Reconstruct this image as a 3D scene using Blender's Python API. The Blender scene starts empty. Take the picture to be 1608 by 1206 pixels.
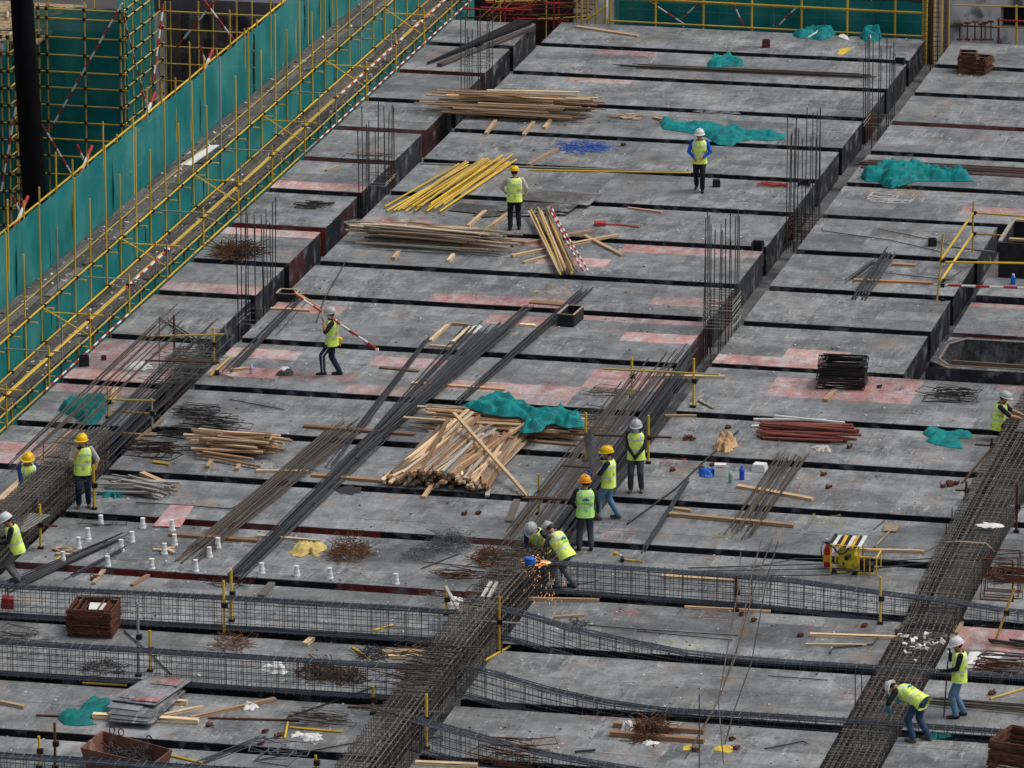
import bpy, bmesh, math, random
from mathutils import Vector, Matrix, noise, Euler
R = math.radians
rnd = random.Random(11)
scene = bpy.context.scene
col = scene.collection

# ------------------------------------------------------------------ camera, sky, sun, exposure
W0, H0, FPX = 1608, 1206, 10683.0
PITCH, AZ = R(15.407), R(12.669)
FW = Vector((-math.sin(AZ)*math.cos(PITCH), math.cos(AZ)*math.cos(PITCH), -math.sin(PITCH)))
RT = Vector((math.cos(AZ), math.sin(AZ), 0))
UP = RT.cross(FW)
CAM = -FW*(45.5/math.sin(PITCH))
cd = bpy.data.cameras.new('camera')
cam = bpy.data.objects.new('camera', cd); col.objects.link(cam)
cam.location = CAM
cam.rotation_euler = Matrix((RT, UP, -FW)).transposed().to_euler()
cd.sensor_width = 36; cd.lens = FPX/W0*36; cd.clip_start = 1; cd.clip_end = 4000
scene.camera = cam
SUN_EL, SUN_ROT = R(58), R(75)
w = bpy.data.worlds.new('World'); scene.world = w; w.use_nodes = True
nt = w.node_tree; bg = nt.nodes['Background']
sky = nt.nodes.new('ShaderNodeTexSky'); sky.sky_type = 'NISHITA'; sky.sun_disc = False
sky.sun_elevation = SUN_EL; sky.sun_rotation = SUN_ROT; sky.dust_density = 4; sky.ozone_density = 1
hs = nt.nodes.new('ShaderNodeHueSaturation'); hs.inputs['Saturation'].default_value = .35   # overcast: the cloud layer greys the sky
nt.links.new(sky.outputs[0], hs.inputs['Color']); nt.links.new(hs.outputs[0], bg.inputs['Color'])
bg.inputs['Strength'].default_value = .1
sl = bpy.data.lights.new('sun', 'SUN'); sl.energy = 1.0; sl.angle = R(35); sl.color = (1, .97, .92)
so = bpy.data.objects.new('sun', sl); col.objects.link(so)
so.location = (0, 0, 60)
sd = Vector((math.sin(SUN_ROT)*math.cos(SUN_EL), math.cos(SUN_ROT)*math.cos(SUN_EL), math.sin(SUN_EL)))
so.rotation_euler = sd.to_track_quat('Z', 'Y').to_euler()
vs = scene.view_settings; vs.view_transform = 'Standard'; vs.look = 'None'; vs.gamma = 1; vs.use_curve_mapping = False
vs.exposure = 0.33
scene.render.engine = 'CYCLES'
scene.cycles.max_bounces = 6; scene.cycles.transparent_max_bounces = 8

def P(x, y, z=0.0):
    "point of the level z seen at photograph pixel x, y"
    d = FW + RT*((x-W0/2)/FPX) - UP*((y-H0/2)/FPX)
    return CAM + d*((z-CAM.z)/d.z)
def PX(x, y, X):
    "point of the upright plane at X"
    d = FW + RT*((x-W0/2)/FPX) - UP*((y-H0/2)/FPX)
    return CAM + d*((X-CAM.x)/d.x)
def PY(x, y, Y):
    d = FW + RT*((x-W0/2)/FPX) - UP*((y-H0/2)/FPX)
    return CAM + d*((Y-CAM.y)/d.y)

# ------------------------------------------------------------------ materials
def lin(*c): return tuple(((v/255+.055)/1.055)**2.4 if v > 10 else v/255/12.92 for v in c)
MATS = {}
def mat(name, color=(.5, .5, .5), rough=.7, metal=0, var=.25, scale=6, objcol=False, spec=.3, trans=0, emit=None, stretch=None, bump=0, rand=0, dirt=None, world=False):
    if name in MATS: return MATS[name]
    m = bpy.data.materials.new(name); m.use_nodes = True
    n = m.node_tree.nodes; l = m.node_tree.links; b = n['Principled BSDF']; out = n['Material Output']
    b.inputs['Roughness'].default_value = rough; b.inputs['Metallic'].default_value = metal
    b.inputs['Specular IOR Level'].default_value = spec
    if emit:
        b.inputs['Emission Color'].default_value = (*color, 1); b.inputs['Emission Strength'].default_value = emit
    oi = n.new('ShaderNodeObjectInfo')
    if objcol: src = oi.outputs['Color']
    else:
        rgb = n.new('ShaderNodeRGB'); rgb.outputs[0].default_value = (*color, 1); src = rgb.outputs[0]
    tc = n.new('ShaderNodeNewGeometry' if world else 'ShaderNodeTexCoord')
    mp = n.new('ShaderNodeMapping'); mp.inputs['Scale'].default_value = stretch or (1, 1, 1)
    l.new(tc.outputs['Position' if world else 'Object'], mp.inputs['Vector'])
    nz = n.new('ShaderNodeTexNoise'); nz.noise_dimensions = '4D'; nz.inputs['Scale'].default_value = scale; nz.inputs['Detail'].default_value = 4
    l.new(mp.outputs[0], nz.inputs['Vector'])
    mu = n.new('ShaderNodeMath'); mu.operation = 'MULTIPLY'; mu.inputs[1].default_value = 37 if not world else 0
    l.new(oi.outputs['Random'], mu.inputs[0]); l.new(mu.outputs[0], nz.inputs['W'])
    mr = n.new('ShaderNodeMapRange'); mr.inputs[1].default_value = .3; mr.inputs[2].default_value = .7
    mr.inputs[3].default_value = 1-var; mr.inputs[4].default_value = 1+var
    l.new(nz.outputs['Fac'], mr.inputs[0])
    fac = mr.outputs[0]
    if rand:
        rr = n.new('ShaderNodeMapRange'); rr.inputs[3].default_value = 1-rand; rr.inputs[4].default_value = 1+rand
        l.new(oi.outputs['Random'], rr.inputs[0])
        m2 = n.new('ShaderNodeMath'); m2.operation = 'MULTIPLY'; l.new(fac, m2.inputs[0]); l.new(rr.outputs[0], m2.inputs[1]); fac = m2.outputs[0]
    vm = n.new('ShaderNodeVectorMath'); vm.operation = 'SCALE'
    l.new(src, vm.inputs[0]); l.new(fac, vm.inputs['Scale'])
    cur = vm.outputs[0]
    if dirt:
        d_rgb, d_scale, d_lo, d_hi = dirt
        n2 = n.new('ShaderNodeTexNoise'); n2.inputs['Scale'].default_value = d_scale; n2.inputs['Detail'].default_value = 5
        l.new(tc.outputs['Position' if world else 'Object'], n2.inputs['Vector'])
        r2 = n.new('ShaderNodeMapRange'); r2.inputs[1].default_value = d_lo; r2.inputs[2].default_value = d_hi
        l.new(n2.outputs['Fac'], r2.inputs[0])
        mx = n.new('ShaderNodeMixRGB'); mx.inputs[2].default_value = (*d_rgb, 1)
        l.new(r2.outputs[0], mx.inputs[0]); l.new(cur, mx.inputs[1]); cur = mx.outputs[0]
    l.new(cur, b.inputs['Base Color'])
    if bump:
        bp = n.new('ShaderNodeBump'); bp.inputs['Strength'].default_value = bump; bp.inputs['Distance'].default_value = .01
        l.new(nz.outputs['Fac'], bp.inputs['Height']); l.new(bp.outputs[0], b.inputs['Normal'])
    if trans:
        tr = n.new('ShaderNodeBsdfTransparent'); ms = n.new('ShaderNodeMixShader'); ms.inputs[0].default_value = trans
        l.new(b.outputs[0], ms.inputs[1]); l.new(tr.outputs[0], ms.inputs[2]); l.new(ms.outputs[0], out.inputs[0])
    MATS[name] = m
    return m

def ply_material():
    "worn film-faced plywood: object colour, drag marks along the sheet, cement dust, pale specks, dark stains"
    m = bpy.data.materials.new('film_plywood'); m.use_nodes = True
    n = m.node_tree.nodes; l = m.node_tree.links; b = n['Principled BSDF']
    oi = n.new('ShaderNodeObjectInfo'); ge = n.new('ShaderNodeNewGeometry')
    def nz(sc, stretch, detail=5, rough=.6):
        mp = n.new('ShaderNodeMapping'); mp.inputs['Scale'].default_value = stretch
        l.new(ge.outputs['Position'], mp.inputs['Vector'])
        t = n.new('ShaderNodeTexNoise'); t.inputs['Scale'].default_value = sc; t.inputs['Detail'].default_value = detail; t.inputs['Roughness'].default_value = rough
        l.new(mp.outputs[0], t.inputs['Vector']); return t.outputs['Fac']
    def rng(v, a, b_, c, d):
        r = n.new('ShaderNodeMapRange'); r.inputs[1].default_value = a; r.inputs[2].default_value = b_; r.inputs[3].default_value = c; r.inputs[4].default_value = d
        l.new(v, r.inputs[0]); return r.outputs[0]
    def mul(a, b_):
        x = n.new('ShaderNodeMath'); x.operation = 'MULTIPLY'; l.new(a, x.inputs[0])
        if isinstance(b_, float): x.inputs[1].default_value = b_
        else: l.new(b_, x.inputs[1])
        return x.outputs[0]
    def mix(f, a, c):
        x = n.new('ShaderNodeMixRGB'); l.new(f, x.inputs[0]); l.new(a, x.inputs[1]); x.inputs[2].default_value = (*c, 1); return x.outputs[0]
    wear = rng(nz(1.9, (1.3, .6, 1), 7, .75), .45, .62, 0, .75)
    hsv = n.new('ShaderNodeHueSaturation'); l.new(oi.outputs['Color'], hsv.inputs['Color']); iv = n.new('ShaderNodeMath'); iv.operation = 'SUBTRACT'; iv.inputs[0].default_value = 1; l.new(wear, iv.inputs[1]); l.new(iv.outputs[0], hsv.inputs['Saturation'])
    big = rng(nz(.5, (1, 1, 1), 4), .35, .65, .7, 1.3)
    mid = rng(nz(2.2, (1.3, .75, 1), 8, .68), .36, .64, .74, 1.26)
    fine = rng(nz(14, (1.3, .6, 1), 4, .8), .35, .65, .82, 1.18)
    rr = rng(oi.outputs['Random'], 0, 1, .8, 1.2)
    f = mul(mul(mul(big, mid), rr), fine)
    vm = n.new('ShaderNodeVectorMath'); vm.operation = 'SCALE'; l.new(hsv.outputs[0], vm.inputs[0]); l.new(f, vm.inputs['Scale'])
    c = vm.outputs[0]
    zone = rng(nz(.33, (.8, 1.2, 1), 4, .6), .42, .58, .08, 1)
    c = mix(mul(mul(rng(nz(1.5, (1.25, .7, 1), 8, .72), .47, .62, 0, 1), zone), .62), c, (.38, .385, .385))     # trowelled cement film
    c = mix(mul(rng(nz(1.0, (1.5, .7, 1), 7, .72), .53, .66, 0, 1), .5), c, (.06, .062, .065))               # damp and oil stains
    c = mix(mul(mul(rng(nz(3.4, (.25, 3.0, 1), 7, .8), .55, .64, 0, 1), zone), .6), c, (.5, .5, .49))      # drag marks along the sheet
    c = mix(mul(mul(rng(nz(3.0, (2.8, .3, 1), 6, .8), .54, .62, 0, 1), zone), .6), c, (.45, .45, .44))       # drag marks across it
    sp = mul(rng(nz(11, (.7, 1.3, 1), 4, .7), .61, .66, 0, 1), rng(nz(.8, (1, 1, 1), 3), .42, .58, .1, 1))
    c = mix(mul(sp, .55), c, (.6, .6, .58))                                                                   # mortar crumbs
    c = mix(mul(rng(nz(.7, (1.4, .8, 1), 5, .6), .58, .7, 0, 1), .4), c, (.30, .22, .15))                      # rust and saw dust
    l.new(c, b.inputs['Base Color'])
    l.new(rng(nz(1.6, (1, 1, 1), 4), .3, .7, .5, .85), b.inputs['Roughness'])
    b.inputs['Specular IOR Level'].default_value = .3
    bp = n.new('ShaderNodeBump'); bp.inputs['Strength'].default_value = .35; bp.inputs['Distance'].default_value = .01
    l.new(nz(9, (.6, 1.4, 1), 4), bp.inputs['Height']); l.new(bp.outputs[0], b.inputs['Normal'])
    return m
PLY = ply_material()
WALL = mat('film_plywood_edge', objcol=True, rough=.55, var=.5, scale=3, world=True, stretch=(1, 1, .6), dirt=((.2, .2, .21), 2.5, .54, .72), spec=.25)
DARK = mat('dark_void_boards', (.02, .02, .022), .9, var=.3)
FLOOR = mat('beam_floor', (.13, .13, .13), .8, var=.35, scale=1.5, world=True, dirt=((.04, .04, .045), .8, .5, .6))
TIM = mat('sawn_timber', objcol=True, rough=.8, var=.3, scale=5, stretch=(1.2, 9, 9), rand=.3, dirt=((.17, .155, .14), 2.2, .5, .66))
MET = mat('reinforcing_steel', objcol=True, rough=.6, metal=.3, var=.3, scale=4, rand=.3)
YEL = mat('yellow_scaffold_paint', lin(214, 174, 44), .55, var=.25, scale=8, rand=.25, dirt=((.2, .17, .1), 4, .52, .7))
YOLD = mat('worn_yellow_paint', lin(205, 172, 80), .6, var=.25, scale=8, rand=.25, dirt=((.2, .17, .12), 4, .5, .7))
GREYP = mat('galvanised_tube', lin(150, 148, 142), .55, var=.25, scale=8, rand=.2)
REDP = mat('red_paint', lin(172, 48, 46), .55, var=.2)
WHTP = mat('white_paint', (.72, .72, .7), .55, var=.12)
NET = mat('green_safety_net', lin(6, 117, 117), .85, var=.16, scale=.8, world=True, trans=.12, dirt=((.05, .27, .26), .6, .45, .7))
TARP = mat('green_tarpaulin', lin(0, 128, 128), .8, var=.3, scale=5, dirt=((.01, .13, .14), 4, .48, .66), bump=.5)
CLAMP = mat('dark_coupler', (.03, .025, .022), .6, metal=.4)
RUSTC = mat('rusty_casting', lin(95, 55, 42), .8, var=.4, scale=12)
CONC = mat('grey_concrete', (.62, .61, .62), .85, var=.25, scale=1.2, world=True, dirt=((.12, .12, .12), 1.5, .55, .7))
WALK = mat('walkway_boards', (.13, .12, .11), .9, var=.5, scale=5, world=True, dirt=((.4, .38, .34), 9, .62, .7))
RUST = mat('rusty_steel', lin(92, 58, 42), .8, metal=.1, var=.45, scale=9, rand=.2)
PAPER = mat('white_paper', (.72, .72, .7), .8, var=.1)
BLUE = mat('blue_plastic', lin(30, 95, 190), .4, var=.1)
BLACK = mat('black_rubber', (.015, .015, .015), .6)

# ------------------------------------------------------------------ mesh building
class MB:
    def __init__(s): s.v = []; s.f = []; s.m = []
    def add(s, vs, fs, m=0):
        o = len(s.v); s.v += [Vector(v) for v in vs]
        s.f += [tuple(i+o for i in f) for f in fs]; s.m += [m]*len(fs)
    def box(s, c, size, rot=None, m=0, taper=1):
        x, y, z = size[0]/2, size[1]/2, size[2]/2
        vs = [Vector((a*x*(taper if k > 0 else 1), b*y*(taper if k > 0 else 1), k*z)) for k in (-1, 1) for a, b in ((-1, -1), (1, -1), (1, 1), (-1, 1))]
        if rot is not None:
            q = rot if isinstance(rot, Matrix) else Euler(rot).to_matrix()
            vs = [q @ v for v in vs]
        s.add([v+Vector(c) for v in vs], [(3, 2, 1, 0), (4, 5, 6, 7), (0, 1, 5, 4), (1, 2, 6, 5), (2, 3, 7, 6), (3, 0, 4, 7)], m)
    def ab(s, a, b, m=0):
        a, b = Vector(a), Vector(b); s.box((a+b)/2, b-a, None, m)
    def tube(s, pts, r, n=5, m=0, closed=False, cap=True):
        pts = [Vector(p) for p in pts]; k = len(pts); rs = r if isinstance(r, (list, tuple)) else [r]*k
        vs = []; fs = []
        for i, p in enumerate(pts):
            if closed: t = (pts[(i+1) % k]-pts[i-1])
            else: t = pts[min(i+1, k-1)]-pts[max(i-1, 0)]
            t.normalize()
            a = t.cross(Vector((0, 0, 1)))
            if a.length < .05: a = t.cross(Vector((1, 0, 0)))
            a.normalize(); b = t.cross(a)
            for j in range(n):
                an = 2*math.pi*(j+.5)/n; vs.append(p+(a*math.cos(an)+b*math.sin(an))*rs[i])
        for i in range(k if closed else k-1):
            i2 = (i+1) % k
            for j in range(n):
                j2 = (j+1) % n; fs.append((i*n+j, i*n+j2, i2*n+j2, i2*n+j))
        if cap and not closed:
            fs.append(tuple(range(n-1, -1, -1))); fs.append(tuple((k-1)*n+j for j in range(n)))
        s.add(vs, fs, m)
    def bar(s, p, q, r, n=5, m=0): s.tube([p, q], r, n, m)
    def lathe(s, c, prof, n=12, m=0, sx=1, sy=1, q=None):
        vs = []; fs = []; k = len(prof)
        for r, z in prof:
            for j in range(n):
                a = 2*math.pi*j/n; v = Vector((r*math.cos(a)*sx, r*math.sin(a)*sy, z))
                vs.append((q @ v if q is not None else v)+Vector(c))
        for i in range(k-1):
            for j in range(n):
                j2 = (j+1) % n; fs.append((i*n+j, i*n+j2, (i+1)*n+j2, (i+1)*n+j))
        fs.append(tuple(range(n-1, -1, -1))); fs.append(tuple((k-1)*n+j for j in range(n)))
        s.add(vs, fs, m)
    def mesh(s, name, mats, origin=(0, 0, 0), smooth=False):
        o = Vector(origin)
        me = bpy.data.meshes.new(name); me.from_pydata([v-o for v in s.v], [], s.f)
        for mm in (mats if isinstance(mats, (list, tuple)) else [mats]): me.materials.append(mm)
        me.polygons.foreach_set('material_index', s.m)
        if smooth: me.polygons.foreach_set('use_smooth', [True]*len(s.f))
        me.update(); return me

def org(parent): return parent.matrix_world.translation if parent is None else parent['_o']
ORG = {}
def link(o, parent=None, color=None):
    col.objects.link(o)
    if parent is not None: o.parent = parent
    if color is not None: o.color = (*color, 1)
    return o
def tag(o, label, cat, group=None, kind=None):
    if label: o['label'] = label
    if cat: o['category'] = cat
    if group: o['group'] = group
    if kind: o['kind'] = kind
    return o
def abs_org(o):
    v = Vector(o.location)
    while o.parent is not None: o = o.parent; v += o.location
    return v
def thing(name, at, label=None, cat=None, group=None, kind=None):
    o = bpy.data.objects.new(name, None); o.empty_display_size = .2; o.location = at; col.objects.link(o)
    return tag(o, label, cat, group, kind)
def obj(name, mb, mats, parent=None, at=None, color=None, smooth=False):
    "one mesh object; mb is in world coordinates; at = its own base point"
    base = Vector(at) if at is not None else (abs_org(parent) if parent is not None else Vector((0, 0, 0)))
    o = bpy.data.objects.new(name, mb.mesh(name, mats, base, smooth))
    o.location = base-(abs_org(parent) if parent is not None else Vector((0, 0, 0)))
    return link(o, parent, color)
def inst(name, me, parent, loc, rot=None, scale=(1, 1, 1), color=None):
    o = bpy.data.objects.new(name, me)
    o.location = Vector(loc)-(abs_org(parent) if parent is not None else Vector((0, 0, 0)))
    if rot is not None: o.rotation_euler = rot
    o.scale = scale
    return link(o, parent, color)
def struct(name, mb, mats, color=None):
    o = obj(name, mb, mats, color=color); o['kind'] = 'structure'; return o

# unit meshes (length 1 along X, from 0 to 1)
def unit_plank(m):
    b = MB(); b.box((.5, 0, 0), (1, 1, 1)); return b.mesh('plank', m)
def unit_rod(m, n=6, name='rod'):
    b = MB(); b.tube([(0, 0, 0), (1, 0, 0)], 1, n); return b.mesh(name, m)
PLANK = unit_plank(TIM); ROD = unit_rod(MET); 
TUBE = {k: unit_rod(m, 7, 'tube') for k, m in dict(y=YEL, o=YOLD, g=GREYP, r=REDP, w=WHTP, u=RUST, d=mat('faded_red_paint', lin(140, 72, 62), .7, var=.35, scale=7, rand=.3, dirt=((.2, .17, .15), 6, .55, .7))).items()}
def along(p, q, roll=0.0):
    d = (Vector(q)-Vector(p)); L = d.length
    e = d.to_track_quat('X', 'Z').to_matrix() @ Matrix.Rotation(roll, 3, 'X')
    return L, e.to_euler()
def plank(name, parent, p, q, wd, th, color, roll=0.0):
    L, e = along(p, q, roll); return inst(name, PLANK, parent, p, e, (L, wd, th), color)
def rod(name, parent, p, q, r, color): 
    L, e = along(p, q); return inst(name, ROD, parent, p, e, (L, r, r), color)
def tube(name, parent, p, q, k='y', r=.024):
    L, e = along(p, q); return inst(name, TUBE[k], parent, p, e, (L, r, r))
def striped(name, parent, p, q, r=.024, step=.33, first=0, at=None):
    p, q = Vector(p), Vector(q); L = (q-p).length; n = max(2, round(L/step)); b = MB()
    for i in range(n): b.tube([p.lerp(q, i/n), p.lerp(q, (i+1)/n)], r, 7, (i+first) % 2)
    return obj(name, b, [REDP, WHTP], parent, at=at if at else (None if parent else p))
PINE = [lin(214, 182, 142), lin(200, 166, 126), lin(226, 198, 160), lin(184, 150, 114)]
TAN = [lin(186, 160, 130), lin(160, 136, 112), lin(204, 178, 146), lin(140, 118, 98)]
WGREY = [lin(158, 152, 142), lin(128, 122, 114), lin(184, 176, 164), lin(104, 98, 92), lin(176, 156, 130)]
BROWN = [lin(150, 112, 80), lin(134, 100, 74), lin(166, 124, 88)]
STEEL = [lin(62, 64, 68), lin(74, 74, 76), lin(52, 53, 57)]
BSTEEL = [lin(92, 82, 72), lin(80, 70, 62), lin(70, 64, 60)]
def pick(c): return rnd.choice(c) if isinstance(c, list) else c
# ------------------------------------------------------------------ ground far below, beam floor
g = MB(); g.add([(-900, -400, -14), (900, -400, -14), (900, 1600, -14), (-900, 1600, -14)], [(0, 1, 2, 3)])
struct('ground', g, mat('dark_earth', (.07, .065, .06), .95, var=.5, scale=.3, world=True))
g = MB(); g.ab((-11.2, -46, -1.1), (24, 42, -.82)); struct('beam_floor', g, FLOOR)

# ------------------------------------------------------------------ slab formwork: strips of plywood between the beam trenches
FM = [38.8, 34.85, 31.0, 27.05, 23.15, 19.2, 15.2, 11.1, 7.55, 2.9, -1.75, -5.75, -9.65, -13.3, -17.5, -21.4, -25.55, -29.25, -33.2, -37.2, -41]
FR = [38.5, 34.65, 30.75, 26.95, 23.03, 19.15, 15.15, 11.1, 7.4, 3.1, -1.52, -5.33, -9.25, -12.95, -17.1, -21.1, -25.15, -29.0, -33, -37, -41]
FL = [38.2, 34.3, 30.4, 26.6, 22.7, 18.8, 14.65, 10.65, 7.15, 2.55, -1.9, -5.9, -9.7, -13.5, -17.6, -21.5, -25.5]
PINK = [P(*p) for p in [(980, 84), (945, 128), (617, 345), (640, 346), (790, 377), (740, 475), (800, 470), (775, 497), (497, 482), (427, 552), (410, 590), (470, 597), (360, 590), (640, 570), (700, 565),
    (979, 388), (880, 408), (1089, 398), (1141, 397), (1050, 477), (1090, 479), (806, 472), (930, 500), (1000, 503), (1080, 508), (1029, 532), (930, 600), (880, 612), (810, 497), (1010, 592), (760, 610), (590, 606), (840, 622),
    (900, 308), (835, 304), (480, 292), (540, 296), (650, 110), (290, 445), (368, 362), (150, 550), (140, 575), (190, 545), (110, 590), (85, 607), (60, 622), (50, 710), (95, 705), (25, 718),
    (1290, 400), (1330, 401), (1290, 552), (1260, 565), (1220, 572), (1400, 600), (1560, 333), (1225, 622), (1350, 615), (1260, 607), (1300, 626), (1590, 612), (1560, 600), (1440, 608), (1540, 480), (1570, 1010), (1600, 1000), (1590, 330)]]
REDW = [P(*p) for p in [(420, 825), (470, 827), (520, 830), (570, 833), (350, 817), (770, 846), (810, 848), (60, 885), (120, 888), (180, 891), (240, 895), (300, 899), (345, 900), (560, 919), (600, 922), (640, 925), (680, 928), (715, 931),
    (1430, 190), (1480, 193), (1520, 197), (1580, 199), (1600, 200), (560, 201), (600, 203), (510, 249), (560, 250), (1520, 527), (1560, 529), (1600, 531), (1380, 100), (430, 356), (650, 110)]]
GREY = [lin(112, 115, 116), lin(107, 110, 112), lin(120, 122, 122), lin(102, 105, 107), lin(110, 112, 113)]
PK = [lin(176, 124, 118), lin(164, 112, 108), lin(182, 138, 132), lin(150, 116, 114)]
sm = MB(); sm.box((.5, .5, -.009), (1, 1, .018)); SHEET = sm.mesh('plywood_sheet', PLY)
sm = MB(); sm.box((.5, .5, .5), (1, 1, 1)); SIDE = sm.mesh('side_sheet', WALL)
def deck(X0, X1, Y0, Y1, redside=.1, base=None):
    b = MB(); b.ab((X0+.03, Y0+.03, -.8), (X1-.03, Y1-.03, -.022))
    o = obj('formwork_deck', b, DARK, at=(X0, Y0, 0)); o['kind'] = 'structure'
    d = Y1-Y0; rows = [0]
    y = 0
    while d-y > .915+.25: y += .915; rows.append(y)
    rows.append(d)
    w = X1-X0; n = max(1, round(w/1.83)); cells = []
    for r in range(len(rows)-1):
        off = [0] if r % 2 == 0 or n < 3 else [0]
        for c in range(n):
            cells.append([X0+w*c/n, Y0+rows[r], w/n, rows[r+1]-rows[r]])
    for c in cells:
        pink = any(c[0] <= p.x < c[0]+c[2] and c[1] <= p.y < c[1]+c[3] for p in PINK)
        gcol = pick(PK) if pink else pick(GREY)
        if base and not pink: gcol = tuple(v*base for v in gcol)
        jy = rnd.uniform(-.018, .012) if c[1] == Y0 else 0
        inst('plywood_sheet', SHEET, o, (c[0]+.003, c[1]+.003+jy, rnd.uniform(-.003, .001)), (rnd.uniform(-.0015, .0015), rnd.uniform(-.0008, .0008), 0), (c[2]-.006, c[3]-.006-jy, 1), gcol)
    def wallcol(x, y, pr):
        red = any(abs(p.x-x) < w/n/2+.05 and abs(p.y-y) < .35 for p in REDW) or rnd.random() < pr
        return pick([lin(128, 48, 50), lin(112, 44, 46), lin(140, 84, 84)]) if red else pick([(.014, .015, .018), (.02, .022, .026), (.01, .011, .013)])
    for c in range(n):
        x = X0+w*c/n
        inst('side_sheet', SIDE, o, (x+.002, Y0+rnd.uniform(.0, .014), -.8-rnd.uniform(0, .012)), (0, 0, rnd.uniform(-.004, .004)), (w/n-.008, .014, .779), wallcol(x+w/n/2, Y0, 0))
    k = max(1, round(d/1.83))
    for c in range(k):
        y = Y0+.02+(d-.02)*c/k
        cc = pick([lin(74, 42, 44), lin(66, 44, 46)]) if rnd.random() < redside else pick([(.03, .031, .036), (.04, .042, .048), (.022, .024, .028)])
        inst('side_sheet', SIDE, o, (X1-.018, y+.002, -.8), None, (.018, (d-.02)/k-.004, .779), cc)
    # cement slurry left along some seams
    sm_ = MB()
    for k in range(int(n*d*.55)):
        if rnd.random() < .6:
            x = X0+w*rnd.randrange(1, max(2, n))/n+rnd.uniform(-.03, .03); r_ = rnd.randrange(len(rows)-1); ya = Y0+rows[r_]+rnd.uniform(0, .3); yb = Y0+rows[r_+1]-rnd.uniform(0, .3); q = rnd.uniform(.012, .035)
            sm_.add([(x-q, ya, .006), (x+q, ya, .006), (x+q*1.3, yb, .006), (x-q*.6, yb, .006)], [(0, 1, 2, 3)])
        else:
            y = Y0+rnd.choice(rows[1:-1] or [d/2])+rnd.uniform(-.02, .02); x = rnd.uniform(X0+.2, X1-1.4); q = rnd.uniform(.012, .03); l = rnd.uniform(.4, 1.2)
            sm_.add([(x, y-q, .007), (x+l, y-q*.6, .007), (x+l, y+q, .007), (x, y+q, .007)], [(0, 1, 2, 3)])
    if sm_.v: obj('cement_streaks', sm_, CEM, o)['kind'] = 'stuff'
    return o
def cement():
    m = bpy.data.materials.new('cement_slurry'); m.use_nodes = True; n = m.node_tree.nodes; l = m.node_tree.links; b = n['Principled BSDF']; b.inputs['Base Color'].default_value = (.46, .46, .45, 1); b.inputs['Roughness'].default_value = .9
    t = n.new('ShaderNodeTexNoise'); t.inputs['Scale'].default_value = 5; t.inputs['Detail'].default_value = 6; g_ = n.new('ShaderNodeNewGeometry'); l.new(g_.outputs['Position'], t.inputs['Vector'])
    r = n.new('ShaderNodeMapRange'); r.inputs[1].default_value = .42; r.inputs[2].default_value = .62; r.inputs[4].default_value = .75; l.new(t.outputs['Fac'], r.inputs[0]); l.new(r.outputs[0], b.inputs['Alpha']); return m
CEM = cement()
TW = .52
def bay(F, X0, X1, top, red, ymin=-99, ymax=99, base=None):
    fs = [top+TW]+[f for f in F if f < top-.5]
    for a, b in zip(fs, fs[1:]):
        if a-TW <= ymax+.01 and b >= ymin-.01: deck(X0, X1, b, a-TW, red, base)
bay(FM, -7.8, 3.66, 41.8, .1)
bay(FL, -11.2, -8.55, 41.4, .22)
bay(FR, 4.52, 11.8, 41.7, .1, ymin=19)
bay(FR, 4.52, 9.46, 18.73, .25, ymin=3.0, ymax=18.8)
bay(FR, 4.52, 12.88, 41, .1, ymin=-45, ymax=-1.9)
deck(4.52, 17.5, -1.52, 2.68, .1)
bay(FR, 14.15, 21, 41, .1, ymin=-45, ymax=-1.9)
deck(10.02, 15, 7.39, 10.55, .3); deck(10.02, 15, 5.85, 6.95, .1); deck(10.02, 15, 11.35, 13.3, .3)
# small upstands at the beam ends along the girder
for x, y in ((1421, 96), (1199, 384), (1272, 287)):
    b = MB(); p = P(x, y+3); b.ab((p.x-.28, p.y-.1, -.5), (p.x+.02, p.y, .17)); b.ab((p.x-.28, p.y-.32, -.5), (p.x-.26, p.y-.1, .17)); b.ab((p.x, p.y-.32, -.5), (p.x+.02, p.y-.1, .17))
    tag(obj('stop_end_box', b, DARK, at=p), {1421: 'small black stop-end box at the far right corner of the deck', 1199: 'small black stop-end box by the girder trench, middle one of three', 1272: 'small black box at trench end beside the row of red clamps'}[x], 'formwork box')

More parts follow.
